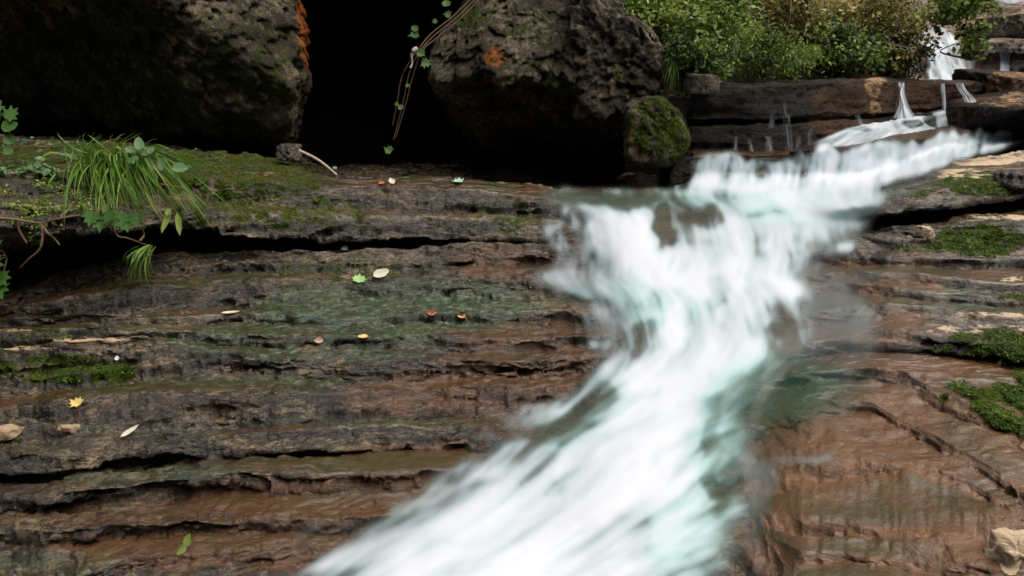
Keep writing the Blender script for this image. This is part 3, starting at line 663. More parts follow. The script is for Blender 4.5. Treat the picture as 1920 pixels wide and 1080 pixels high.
def sheet(name, label, mat, px, y0, segs, jag, seed, amp, masks=None, lean=0.4, res=0.02, kind='structure', tilt=1.0):
    rows = build_net(px, y0, segs, jag, seed, None, lean, tilt)
    P = smooth_rows(net_points(px, rows, res), 1); P, n = rough_rock(P, seed, amp, 1.0, amp)
    u, v = topix(P); mk = masks(u, v) if masks else np.zeros(u.shape+(4,))
    o = mesh_obj(name, P.reshape(-1, 3), grid_faces(*P.shape[:2], True), mat, attrs={'mask': mk.reshape(-1, 4)})
    tag(o, label, None, None, kind); return rows, o
def water_on(name, label, rows, pxs, x0, x1, y0, y1, maskf, off=0.06, step=2.0):
    gx = np.arange(x0, x1, step); gy = np.arange(y1, y0, -step); X, Y = np.meshgrid(gx, gy)
    D = gblur(depth_of(rows, pxs, X, Y), 7, 7, 2)
    al, fo, te = maskf(X, Y); al = np.clip(al, 0, 1); fo = np.clip(fo, 0, 1)
    P = at(X, Y, D-off-0.04*al)
    k = al > 0.02; kf = k[:-1, :-1] | k[1:, 1:] | k[:-1, 1:] | k[1:, :-1]
    fl = np.stack([fo, te+0*fo, al, 1+0*al], -1).reshape(-1, 4)
    p, f, a = compact(P.reshape(-1, 3), grid_faces(*X.shape, True, kf), {'flow': fl})
    return tag(mesh_obj(name, p, f, M['water'], attrs=a), label, None, None, 'structure')
# cascading shelf above the plate
pxC = np.arange(1480, 2300, 3.0)
yC = np.interp(pxC, pxB, rowsB[2][0])-0.12
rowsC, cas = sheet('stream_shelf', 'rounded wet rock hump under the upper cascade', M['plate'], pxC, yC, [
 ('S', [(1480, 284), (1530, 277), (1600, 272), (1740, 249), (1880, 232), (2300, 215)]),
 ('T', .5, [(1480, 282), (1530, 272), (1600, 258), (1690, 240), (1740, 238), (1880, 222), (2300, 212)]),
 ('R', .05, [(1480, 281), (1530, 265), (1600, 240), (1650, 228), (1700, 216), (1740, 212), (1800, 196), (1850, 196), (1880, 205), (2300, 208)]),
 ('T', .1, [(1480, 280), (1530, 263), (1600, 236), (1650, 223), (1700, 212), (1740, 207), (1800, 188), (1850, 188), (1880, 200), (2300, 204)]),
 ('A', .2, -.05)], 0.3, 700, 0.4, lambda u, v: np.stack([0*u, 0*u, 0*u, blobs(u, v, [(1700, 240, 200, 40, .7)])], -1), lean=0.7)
def mC(X, Y):
    q = fbm2((X+(Y-240)*1.6)*0.035, Y*0.03, 4, 710, .6); q2 = fbm2((X+(Y-240)*1.2)*0.11, Y*0.04, 3, 713)
    topc = np.interp(X, [1530, 1600, 1650, 1700, 1740, 1800, 1830], [265, 236, 224, 213, 213, 196, 196]); botc = np.interp(X, [1480, 1530, 1600, 1740, 1880], [284, 279, 274, 251, 235])
    m = sm(-3, 5, Y-topc)*sm(-4, 2, botc-Y)*sm(1520, 1560, X)*(1-sm(1795, 1815, X))
    hole = blobs(X, Y, [(1715, 232, 20, 9, .6), (1750, 228, 16, 16, .6), (1620, 240, 20, 6, .3)], 12, 715)
    fo = 0.62+0.6*q+0.35*q2+0.3*sm(-14, 0, Y-botc)-hole
    return m*np.clip(0.75+0.6*q-hole, 0, 1), fo, 0.45
water_on('water', 'white cascade fanning over the rock hump', rowsC, pxC, 1500, 1830, 195, 286, mC, 0.05)

# far bank with the tall fall
pxF = np.arange(1600, 2500, 4.0)
rowsF, farb = sheet('far_rock_slope', 'brown stepped rock far upstream', M['ledge_r'], pxF, 8.2, [
 ('S', [(1600, 165), (2500, 165)]), ('R', .05, [(1600, 150), (1830, 150), (1860, 128), (2500, 120)]), ('T', .3, [(1600, 140), (1840, 138), (1860, 118), (2500, 110)]),
 ('R', .1, [(1600, 70), (1740, 84), (1880, 84), (1900, 60), (2500, 50)]), ('T', .3, [(1600, 64), (1740, 76), (1880, 76), (1900, 52), (2500, 40)]),
 ('R', .1, [(1600, 30), (1740, 44), (1860, 40), (2500, 20)]), ('T', .25, [(1600, 26), (1740, 38), (1860, 34), (2500, 16)]),
 ('R', .1, [(1600, -10), (1740, 6), (1870, 10), (1890, 14), (2500, -10)]), ('T', .1, [(1600, -14), (1740, 2), (1870, 7), (1890, 10), (2500, -14)]),
 ('R', .1, [(1600, -60), (2500, -60)]), ('T', .2, [(1600, -66), (2500, -66)]), ('R', .1, [(1600, -300), (2500, -300)])], 1.0, 740, 1.3,
 lambda u, v: np.stack([blobs(u, v, [(1820, 30, 80, 30, .45), (1880, 50, 40, 20, .4)]), 0*u, blobs(u, v, [(1900, 25, 40, 8, .5)]), blobs(u, v, [(1850, 60, 160, 120, .8)])], -1), lean=0.7, res=0.03)
def mF(X, Y):
    q = fbm2((X-(Y-80)*0.35)*0.06, Y*0.03, 4, 750, .6); q2 = fbm2((X-(Y-80)*0.3)*0.17, Y*0.09, 3, 753)
    l = np.interp(Y, [50, 80, 110, 156], [1728, 1722, 1738, 1742]); r = np.interp(Y, [50, 62, 80, 110, 140, 156], [1765, 1785, 1808, 1812, 1822, 1835])
    m = sm(-4, 6, X-l+8*q)*sm(-4, 6, r-X+8*q)*sm(46, 54, Y)
    gap = blobs(X, Y, [(1745, 72, 26, 5, .9)], 3, 755)
    m2 = sm(5, 1, abs(X-1884-(Y-100)*.05)-4-6*q)*sm(88, 96, Y)*0.8 + blobs(X, Y, [(1895, -2, 26, 12, 1.1), (1860, 84, 34, 9, .8), (1800, 125, 28, 24, .55), (1905, 110, 10, 26, .4)], 4, 757)
    m = np.maximum(m-gap, m2); return m*np.clip(.95+q, 0, 1), .85+.6*q+.3*q2, 0.35
water_on('water', 'tall white fall far upstream behind the branches', rowsF, pxF, 1700, 1925, -20, 158, mF, 0.10)

# wooded bank behind the wall
pxE = np.arange(1060, 1722, 6.0)
rowsE, ebank = sheet('earth_bank', 'steep dark earth bank under the bushes', M['earth'], pxE, 8.0, [
 ('S', [(1060, 180), (1790, 170)]), ('R', .1, [(1060, 60), (1500, 100), (1700, 110), (1790, 150)]), ('R', .1, [(1060, -100), (1500, -20), (1700, 10), (1790, 80)]), ('R', .2, [(1060, -500), (1700, -420), (1790, -200)])], 0.5, 780, 1.5, None, lean=0.5, res=0.05)

# cave: back wall, roof and the cliff above the boulders, one closed shell; roof out of view, put there to block sky light
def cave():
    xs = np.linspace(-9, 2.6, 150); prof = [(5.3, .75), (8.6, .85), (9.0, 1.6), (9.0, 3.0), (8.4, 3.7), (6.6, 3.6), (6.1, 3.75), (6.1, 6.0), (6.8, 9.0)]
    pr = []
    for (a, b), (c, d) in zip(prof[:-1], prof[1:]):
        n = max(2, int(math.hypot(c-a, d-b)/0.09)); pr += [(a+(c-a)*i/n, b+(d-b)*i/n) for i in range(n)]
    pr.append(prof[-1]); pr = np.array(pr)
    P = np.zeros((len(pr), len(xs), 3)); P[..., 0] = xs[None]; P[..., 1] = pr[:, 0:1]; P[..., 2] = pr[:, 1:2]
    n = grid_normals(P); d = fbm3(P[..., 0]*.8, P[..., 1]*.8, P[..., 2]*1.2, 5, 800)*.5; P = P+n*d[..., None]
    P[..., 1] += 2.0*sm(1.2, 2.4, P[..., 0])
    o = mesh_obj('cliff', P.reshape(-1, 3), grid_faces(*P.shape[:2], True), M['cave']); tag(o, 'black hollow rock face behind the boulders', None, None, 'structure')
cave()

# ------------------------------------------------------------------ boulders
def ico(sub):
    bm = bmesh.new(); bmesh.ops.create_icosphere(bm, subdivisions=sub, radius=1)
    v = np.array([x.co[:] for x in bm.verts]); f = np.array([[x.index for x in q.verts] for q in bm.faces]); bm.free(); return v, f
_ico = {}
def boulder(name, label, c, planes, sub=7, amp=1.0, soft=14, mat='boulder', masks=None, seed=0, group=None, cat='boulder', fine=1.0):
    """cut stone: directions limited by the given faces (three points on a face, or (normal, distance)), then eroded"""
    if sub not in _ico: _ico[sub] = ico(sub)
    planes = [([0, 0, H], at(*pl[0], 5.0).tolist(), at(*pl[1], 5.0).tolist()) if len(pl) == 2 and hasattr(pl[1], '__len__') else pl for pl in planes]
    d, f = _ico[sub]; c = np.array(c, float); acc = 0
    for pl in planes:
        if len(pl) == 3:
            a, b, e = [np.array(q, float)-c for q in pl]; n = np.cross(b-a, e-a); n /= np.linalg.norm(n); k = n@a
            if k < 0: n, k = -n, -k
        else:
            n = np.array(pl[0], float); n /= np.linalg.norm(n); k = pl[1]
        acc = acc + np.maximum(d@n/k, 1e-4)**soft
    r = acc**(-1/soft)
    P = d*r[:, None]+c; S = r.mean()
    x, y, z = P.T
    w = fbm3(x*1.1/S, y*1.1/S, z*1.1/S, 3, seed)
    dd = w*0.16*S + fbm3(x*3.5/S, y*3.5/S, z*3.5/S, 4, seed+3, .6)*0.10*S
    rg = 1-2*np.abs(fbm3(x*7, y*7, z*7, 4, seed+5, .62)); dd += (rg-.5)*0.065*fine
    pit = np.maximum(fbm3(x*13, y*13, z*13, 3, seed+7)-0.12, 0); dd -= pit*0.26*fine
    dd += fbm3(x*30, y*30, z*30, 3, seed+9, .65)*0.024*fine
    P = P + d*(dd*amp)[:, None]
    u, v = topix(P); mk = masks(u, v) if masks else np.zeros((len(u), 4))
    o = mesh_obj(name, P-c, f, M[mat], attrs={'mask': mk}); o.location = c
    return tag(o, label, cat, group)
A3 = lambda a, b, y: at(a, b, y).tolist()
def mk4(m=None, a=None, t=None, w=None):
    def g(u, v):
        z = np.zeros_like(u)
        return np.stack([blobs(u, v, q, 8, 900+i) if q else z for i, q in enumerate((m, a, t, w))], -1)
    return g
boulder('boulder', 'huge pitted boulder with an orange edge overhanging at the left', A3(180, -120, 6.3),
    [(A3(555, 250, 5.25), A3(290, -10, 5.25), A3(577, 60, 5.9)), (A3(545, 262, 5.3), A3(290, 10, 5.2), A3(60, 240, 7.4)),
     (A3(270, 0, 5.3), A3(60, 190, 5.8), A3(0, -60, 5.3)), ((522, -20), (568, 90)), ((568, 60), (566, 200)), ((566, 180), (553, 280)), ((60, 250), (553, 262)),
     ((1, .12, .02), 1.9), ((-1, 0, 0), 2.4), ((0, 1, 0), 1.3), ((0, 0, 1), 1.5)],
    sub=8, soft=30, seed=30, amp=0.9, masks=mk4([(440, 110, 150, 120, .40), (80, 90, 110, 80, .42), (520, 130, 30, 60, .5)], [(470, 60, 150, 80, .25)], [(420, 110, 60, 120, .12), (50, 40, 60, 60, .3)], [(578, 45, 20, 100, .8), (20, 30, 50, 60, .25)]))
boulder('boulder', 'huge grey pitted boulder leaning out in the centre above the ledge', A3(1010, -40, 6.5),
    [(A3(960, 0, 5.85), A3(1160, 10, 5.85), A3(1080, 150, 5.5)), (A3(810, 140, 5.6), A3(1170, 160, 5.5), A3(1020, 325, 6.8)),
     (A3(885, -5, 6.0), A3(800, 80, 5.95), A3(955, 60, 5.55)), ((895, -20), (822, 75)), ((815, 60), (806, 150)), ((806, 140), (860, 250)), ((850, 240), (985, 345)), ((985, 338), (1200, 330)), ((1165, -20), (1172, 200)),
     ((0, 1, 0), 1.2), ((0, 0, 1), 1.2), ((0, .1, -1), 1.6), ((-1, .2, .35), 1.3)],
    sub=8, soft=20, seed=55, amp=0.95, masks=mk4([(980, 100, 190, 130, .34), (880, 30, 50, 30, .6), (1040, 200, 120, 50, .3), (1090, 170, 60, 40, .35), (960, 130, 50, 20, .35)], [(1050, 210, 160, 90, .2)], [(1060, 60, 90, 60, .16), (830, 70, 30, 15, .4)], [(925, 108, 22, 22, .62), (1122, 108, 12, 18, .7)]))
boulder('boulder', 'rough grey brown boulder wedged right of the huge centre one', A3(1190, 110, 5.95),
    [((-.2, -1, .15), .5), ((1165, 22), (1212, 52)), ((1208, 48), (1244, 108)), ((1244, 100), (1232, 205)), ((-1, 0, 0), .45), ((0, 1, 0), .6), ((0, 0, 1), .5), ((.1, -.3, -1), .5)],
    sub=7, soft=16, seed=77, amp=.8, masks=mk4([(1170, 140, 30, 50, .45)], None, [(1210, 90, 60, 70, .22)], None))
boulder('mossy_boulder', 'rounded boulder half covered in green moss at the edge of the white water', A3(1234, 250, 5.25),
    [((.1, -1, .1), .28), ((1182, 190), (1245, 176)), ((1240, 176), (1284, 215)), ((1282, 210), (1298, 280)), ((1298, 275), (1262, 312)), ((1270, 310), (1180, 308)), ((1173, 220), (1174, 310)), ((0, 1, 0), .4), ((0, 0, 1), .4), ((0, 0, -1), .4)],
    sub=7, soft=8, seed=91, amp=.55, fine=.5, masks=mk4([(1240, 235, 80, 70, .66), (1270, 265, 34, 56, .66)], [(1250, 240, 60, 50, .3)], None, [(1200, 262, 34, 34, .30)]), cat='boulder')
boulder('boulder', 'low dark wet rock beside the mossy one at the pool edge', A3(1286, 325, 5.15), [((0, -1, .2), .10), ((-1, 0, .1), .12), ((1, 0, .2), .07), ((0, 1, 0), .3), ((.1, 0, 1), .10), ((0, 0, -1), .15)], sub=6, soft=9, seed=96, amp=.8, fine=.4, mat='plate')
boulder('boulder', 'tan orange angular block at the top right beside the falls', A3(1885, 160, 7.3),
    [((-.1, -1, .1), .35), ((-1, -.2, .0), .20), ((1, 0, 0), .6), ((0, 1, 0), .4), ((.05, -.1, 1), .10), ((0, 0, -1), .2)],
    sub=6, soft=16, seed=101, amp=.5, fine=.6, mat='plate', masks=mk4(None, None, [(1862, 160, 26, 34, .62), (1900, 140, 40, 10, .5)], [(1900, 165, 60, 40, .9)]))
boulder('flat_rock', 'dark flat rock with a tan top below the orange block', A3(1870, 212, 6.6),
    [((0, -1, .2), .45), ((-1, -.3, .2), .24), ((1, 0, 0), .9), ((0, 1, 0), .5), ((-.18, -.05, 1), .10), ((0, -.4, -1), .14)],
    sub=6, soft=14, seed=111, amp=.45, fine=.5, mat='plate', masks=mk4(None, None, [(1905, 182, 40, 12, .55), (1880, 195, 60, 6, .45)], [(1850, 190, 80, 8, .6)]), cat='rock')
boulder('boulder', 'grey rock at the far top right edge', A3(1925, 48, 8.3),
    [((-1, -.4, .3), .13), ((0, -1, .2), .3), ((1, 0, 0), .5), ((0, 1, 0), .4), ((0, 0, 1), .10), ((0, 0, -1), .10)], sub=6, seed=120, amp=.6, fine=.6, masks=mk4(None, None, [(1910, 45, 20, 15, .4)], None), cat='rock')
boulder('stone', 'small square brown stone on the dark wall under the bushes', A3(1315, 157, 5.3),
    [((0, -1, 0), .12), ((-1, 0, .1), .09), ((1, 0, .1), .085), ((0, 1, 0), .12), ((.1, 0, 1), .055), ((0, 0, -1), .06)], sub=5, seed=130, amp=.5, fine=.5, cat='stone')
BV = {}
def bvh_of(P, key):
    Q = P[::3, ::3]; BV[key] = BVHTree.FromPolygons([tuple(p) for p in Q.reshape(-1, 3)], [tuple(f) for f in grid_faces(Q.shape[0], Q.shape[1], True).tolist()])
bvh_of(PLd, 'L'); bvh_of(PRd, 'R'); bvh_of(PBd, 'B')
ORG = Vector((0, 0, H))
def hit(px, py, keys='LRB'):
    dx, dy, dz = ray(px, py); d = Vector((float(dx), float(dy), float(dz))).normalized(); best = None
    for k in keys:
        h = BV[k].ray_cast(ORG, d)
        if h[0] is not None and (best is None or h[3] < best[2]): best = (h[0], h[1], h[3])
    if best is None: return ORG+d*5.2, Vector((0, -.3, 1)).normalized()
    n = best[1]
    if n.dot(d) > 0: n = -n
    return best[0], n
def stone_at(label, px, py, r, seed, mat='ledge_r', tan=None, name='stone', flat=.7, amp=.8, fine=.4):
    p, n = hit(px, py); 
    o = boulder(name, label, (p.x, p.y, p.z+r*flat*.5), [((0, -1, .1), r), ((-1, 0, .1), r*1.1), ((1, 0, .1), r), ((0, 1, 0), r), ((.1, 0, 1), r*flat), ((0, 0, -1), r*flat), ((.7, -.7, .3), r*.95)],
        sub=5, soft=6, seed=seed, amp=amp, fine=fine, mat=mat, cat='stone', masks=(lambda u, v: np.stack([0*u, 0*u, 0*u+(.9 if tan else .1), 0*u], -1)))
    return o
stone_at('small grey brown stone propping the left boulder', 545, 293, .07, 140)
stone_at('smaller stone beside the pale stick', 568, 305, .04, 141)
stone_at('tiny dark stone on the ledge under the centre boulder', 1130, 345, .035, 142)
stone_at('small tan stone at the left edge by the moss', 22, 815, .026, 143, 'ledge', 1)
stone_at('round tan stone set in the wet ledge', 132, 808, .017, 144, 'ledge', 1)
stone_at('knobbly cream stone at the bottom right corner', 1912, 1050, .034, 145, 'ledge_r', 1, amp=1.6, fine=.8)
stone_at('pale rounded stone on the mossy right shelf', 1735, 440, .04, 146, 'ledge_r', 1)
stone_at('grey stone near the right edge on the mossy shelf', 1905, 345, .08, 147, 'ledge_r', None, flat=.5)

# ------------------------------------------------------------------ plants
def leaf_material(name, c0, c1, c2, rough=.45, trans=.35):
    m, nt, b, out = mat_new(name); g = N(nt); a = g.attr('tint')
    col = g.ramp(a.outputs['Fac'], [(0.0, c0), (0.55, c1), (1.0, c2)])
    g.l(col, b.inputs['Base Color']); b.inputs['Roughness'].default_value = rough; b.inputs['Specular IOR Level'].default_value = .35
    tr = g.node('ShaderNodeBsdfTranslucent'); g.l(col, tr.inputs[0]); mx = g.node('ShaderNodeMixShader'); mx.inputs[0].default_value = trans
    g.l(b.outputs[0], mx.inputs[1]); g.l(tr.outputs[0], mx.inputs[2]); g.l(mx.outputs[0], out.inputs[0]); return m
M['leaf'] = leaf_material('green_leaf', (.024, .05, .008), (.18, .27, .04), (.52, .62, .19))
M['leaf_dull'] = leaf_material('olive_leaf', (.030, .034, .008), (.22, .20, .045), (.52, .44, .17))
M['leaf_dark'] = leaf_material('dark_leaf', (.012, .040, .006), (.045, .13, .020), (.13, .26, .06))
M['grass'] = leaf_material('grass_blade', (.03, .085, .012), (.13, .27, .035), (.36, .44, .11))
M['herb'] = leaf_material('herb_leaf', (.03, .09, .03), (.09, .20, .075), (.24, .40, .18))
def plain(name, c, rough=.7, var=.4, scale=30):
    m, nt, b, out = mat_new(name); g = N(nt); co = g.node('ShaderNodeTexCoord').outputs['Object']; n = g.noise(co, scale, 4, .6)
    g.l(g.mix(n, tuple(x*(1-var) for x in c), tuple(min(1, x*(1+var)) for x in c)), b.inputs['Base Color']); b.inputs['Roughness'].default_value = rough
    g.l(g.bump(n, .4, .003), b.inputs['Normal']); return m
M['twig'] = plain('twig_bark', (.13, .085, .05)); M['root'] = plain('root_bark', (.15, .09, .05)); M['vine'] = plain('vine_stem', (.14, .085, .05))
M['drift'] = plain('bleached_wood', (.50, .40, .31)); M['white'] = plain('white_scrap', (.72, .70, .68)); M['moss'] = leaf_material('moss_tuft', (.014, .03, .004), (.055, .10, .012), (.17, .26, .03), .9, .2)
M['orange'] = plain('orange_leaf', (.62, .27, .07), .5, .35, 60); M['yellow'] = plain('yellow_leaf', (.60, .46, .13), .5, .3, 60); M['rust'] = plain('rust_leaf', (.48, .16, .07), .5, .3, 60)
M['pale'] = plain('pale_leaf', (.60, .58, .44), .5, .2, 60); M['lime'] = plain('lime_leaf', (.30, .50, .18), .5, .25, 60); M['mint'] = plain('mint_leaf', (.36, .55, .42), .5, .25, 60); M['pinkish'] = plain('pink_leaf', (.42, .24, .17), .5, .25, 60)
rng = np.random.RandomState(11)
LEAF = np.array([(0, 0, 0), (.30, .28, .06), (.26, .62, .05), (0, 1, -.06), (-.26, .62, .05), (-.30, .28, .06)])
def rot_frames(dirs, ups):
    yv = dirs/np.linalg.norm(dirs, axis=1, keepdims=True); xv = np.cross(yv, ups); xv /= np.linalg.norm(xv, axis=1, keepdims=True)+1e-9; zv = np.cross(xv, yv)
    return np.stack([xv, yv, zv], 1)
def leaf_cloud(name, pos, dirs, ups, size, mat, tint, parent=None, width=1.0):
    """many leaves in one foliage mesh, each a folded six-corner blade"""
    L = LEAF*np.array([width, 1, 1]); F = rot_frames(dirs, ups)
    Vv = pos[:, None, :] + np.einsum('kc,ncd->nkd', L, F)*size[:, None, None]
    n = len(pos); b = np.arange(n)[:, None]*6
    f = np.concatenate([b+np.array([0, 1, 2, 3]), b+np.array([0, 3, 4, 5])], 0)
    return mesh_obj(name, Vv.reshape(-1, 3), f, mat, parent, smooth=False, attrs={'tint': np.repeat(np.clip(tint, 0, 1), 6)})
def tube_geo(pts, r, seg=6):
    pts = np.asarray(pts, float); n = len(pts); r = np.broadcast_to(r, n); t = np.gradient(pts, axis=0); t /= np.linalg.norm(t, axis=1, keepdims=True)+1e-9
    ref = np.where(np.abs(t[:, 2:3]) > .9, [[1., 0, 0]], [[0, 0, 1.]]); a = np.cross(t, ref); a /= np.linalg.norm(a, axis=1, keepdims=True); b = np.cross(t, a)
    th = np.linspace(0, 2*math.pi, seg, endpoint=False)
    P = pts[:, None]+(a[:, None]*np.cos(th)[None, :, None]+b[:, None]*np.sin(th)[None, :, None])*r[:, None, None]
    i = np.arange(n*seg).reshape(n, seg); j = np.roll(i, -1, 1)
    return P.reshape(-1, 3), np.stack([i[:-1], j[:-1], j[1:], i[1:]], -1).reshape(-1, 4)
def tubes(name, paths, mat, parent=None, seg=6):
    vs, fs, o = [], [], 0
    for pts, r in paths:
        v, f = tube_geo(pts, r, seg); vs.append(v); fs.append(f+o); o += len(v)
    return mesh_obj(name, np.concatenate(vs), np.concatenate(fs), mat, parent)
def spline(pts, n=24):
    pts = np.asarray(pts, float); k = np.linspace(0, len(pts)-1, n); i = np.clip(k.astype(int), 0, len(pts)-2); f = (k-i)[:, None]
    p0 = pts[np.clip(i-1, 0, None)]; p1 = pts[i]; p2 = pts[i+1]; p3 = pts[np.clip(i+2, None, len(pts)-1)]
    return .5*((2*p1)+(-p0+p2)*f+(2*p0-5*p1+4*p2-p3)*f**2+(-p0+3*p1-3*p2+p3)*f**3)
def off_parent(o, e):   # meshes carry world coordinates: shift them to their thing's base
    me = o.data; me.transform(Matrix.Translation(-e.location))
def blades(name, base, tips, droop, w, mat, parent=None, seg=7):
    """arching grass blades from base points to tips"""
    n = len(base); s = np.linspace(0, 1, seg)[None, :, None]
    mid = (base+tips)/2 + droop
    C = (1-s)**2*base[:, None]+2*s*(1-s)*mid[:, None]+s**2*tips[:, None]
    t = np.gradient(C, axis=1); side = np.cross(t, rng.normal(size=(n, 1, 3))*.5+np.array([0, -1, .2])); side /= np.linalg.norm(side, axis=2, keepdims=True)+1e-9
    ww = (w[:, None, None]*(1-s**2.2)*np.minimum(1, .5+s*3))
    P = np.stack([C-side*ww, C+side*ww], 2).reshape(n, seg*2, 3)
    b = (np.arange(n)*seg*2)[:, None, None]; k = np.arange(seg-1)[None, :, None]*2
    f = (b+k+np.array([0, 1, 3, 2])).reshape(-1, 4)
    return mesh_obj(name, P.reshape(-1, 3), f, mat, parent, attrs={'tint': np.repeat(np.clip(rng.normal(.5, .25, n), 0, 1), seg*2)})

def shrub(label, cpx, cpy, y, rpx, rpy, n, size, mat, seed, name='shrub', cat='shrub', group=None, lean=(0, 0), width=1.0, tint=0.45, clumps=26):
    r = np.random.RandomState(seed); c = at(cpx, cpy, y); sc = y/FPX; R = np.array([rpx*sc, .55*(rpx+rpy)/2*sc+.15, rpy*sc])
    base = c+np.array([0, .15, -R[2]*.9]); e = empty(name, base.tolist())
    cl = r.normal(size=(clumps, 3)); cl /= np.linalg.norm(cl, axis=1, keepdims=True); cl *= (r.rand(clumps, 1)**.45); cen = c+cl*R
    k = r.randint(0, clumps, n); spread = R.mean()*r.uniform(.16, .34, clumps)[k][:, None]
    pos = cen[k]+r.normal(size=(n, 3))*spread*np.array([1, 1, .75])
    d = r.normal(size=(n, 3))+np.array([lean[0], -.5, -.35+lean[1]]); up = r.normal(size=(n, 3))*.6+np.array([0, -.5, 1.0])
    tn = r.normal(tint, .2, n)+(r.rand(clumps)[k]-.5)*.75
    o = leaf_cloud('foliage', pos, d, up, size*r.uniform(.6, 1.3, n), M[mat], tn, e, width); off_parent(o, e)
    paths = []
    for q in range(min(9, clumps)):
        p = cen[q]; m = (base+p)/2+r.normal(size=3)*.06; paths.append((spline([base, m, p], 10), np.linspace(.009, .003, 10)))
    o = tubes('stem', paths, M['twig'], e, 5); off_parent(o, e)
    return tag(e, label, cat, group)
G = 'bushes on the bank above the dark wall'
shrub('bright green leafy bush right behind the grey boulders', 1230, 25, 6.3, 80, 70, 3800, .042, 'leaf', 1, group=G, tint=.62)
shrub('pale green bush at the top, second from the grey boulders', 1330, 30, 6.5, 75, 60, 3600, .040, 'leaf', 2, group=G, tint=.52)
shrub('dark green drooping bush above the small square stone', 1310, 108, 5.6, 70, 42, 2600, .036, 'leaf', 3, group=G, tint=.2)
shrub('olive brown twiggy bush at the top middle of the bank', 1440, 25, 7.0, 90, 50, 3600, .040, 'leaf_dull', 4, group=G, tint=.42)
shrub('feathery green bush low over the middle of the wall', 1440, 102, 5.9, 85, 44, 4200, .036, 'leaf', 5, group=G, tint=.38, width=.5)
shrub('olive brown bush at the top below the branches', 1590, 25, 7.4, 110, 50, 3800, .040, 'leaf_dull', 6, group=G, tint=.55)
shrub('green broad leaved bush over the right part of the wall', 1560, 100, 6.9, 80, 42, 3600, .042, 'leaf', 7, group=G, tint=.30)
shrub('dark olive bush hanging beside the tall fall', 1680, 100, 7.1, 50, 50, 2800, .036, 'leaf_dull', 8, group=G, tint=.28)
shrub('dry brown bush at the top left of the tall fall', 1690, 35, 7.6, 60, 34, 2400, .036, 'leaf_dull', 9, group=G, tint=.75)
shrub('fresh green branch of leaves hanging in front of the tall fall', 1790, 14, 6.9, 56, 30, 900, .050, 'leaf', 10, name='tree_branch', cat='branch', tint=.42, clumps=18)
shrub('lower tip of green leaves in front of the tall fall', 1828, 78, 6.8, 26, 30, 360, .050, 'leaf', 11, name='tree_branch', cat='branch', tint=.40, clumps=10)
# thin dry stalks over the bushes
for k, (a, b, c, d) in enumerate([(1475, 60, 1483, -10), (1498, 85, 1512, 45), (1360, 130, 1345, 60), (1555, 95, 1545, 60), (1660, 80, 1720, 95)]):
    P = [at(a, b, 6.2), at((a+c)/2+3, (b+d)/2, 6.2), at(c, d, 6.3)]
    tag(tubes('dry_stalk', [(spline(P, 10), np.linspace(.006, .003, 10))], M['twig']), 'thin dry stalk rising among the bushes', 'stalk', 'dry stalks among the bushes')
def tuft(label, bpx, bpy, bw, tip, tw, th, n, w, seed, y=None, mat='grass', arch=.16, out=.10, ty=None):
    """blades rooted round one spot, their tips falling round another"""
    r = np.random.RandomState(seed); b = V(bpx, bpy, y) if y else hit(bpx, bpy, 'LRB')[0]; e = empty('grass_tuft', b)
    y0 = b.y; q = r.normal(size=n); base = at(bpx+q*bw*.5, bpy+r.normal(size=n)*4, y0-.03+r.normal(size=n)*.03)
    tx = tip[0]+(q*.75+r.normal(size=n)*.6)*tw*.6; tyy = tip[1]+(r.rand(n)-.55)*2*th
    fr = lambda a, b: min(hit(a, b+d)[0].y for d in (0, -30, -60))
    yt = np.array([ty if ty else min(y0, fr(a, b), fr((a+bpx)/2, (b+bpy)/2)) for a, b in zip(tx, tyy)])-.05-out*r.rand(n); tips = at(tx, tyy, yt)
    droop = np.stack([0*q, -.06-.1*r.rand(n), arch*r.uniform(.4, 1.2, n)], 1)
    o = blades('blades', base, tips, droop, w*r.uniform(.5, 1.2, n), M[mat], e); off_parent(o, e)
    return tag(e, label, 'grass tuft')
tuft('big bright grass tuft drooping over the mossy ledge at the left', 232, 300, 70, (258, 378), 130, 66, 290, .0056, 21)
tuft('short upright grass blades at the back of the mossy ledge', 200, 292, 60, (190, 262), 70, 14, 70, .0024, 22, arch=.05, out=.02)
tuft('small hanging clump of long grass blades at the end of a root', 278, 462, 14, (262, 520), 26, 30, 44, .0042, 23, y=min(hit(278, 430)[0].y, hit(262, 515)[0].y)-.08, arch=.04, out=.04)
tuft('long pale grass blades hanging beside the mossy boulder', 1258, 120, 10, (1256, 165), 14, 22, 30, .004, 24, y=5.55, arch=.06, out=.05, ty=5.5)
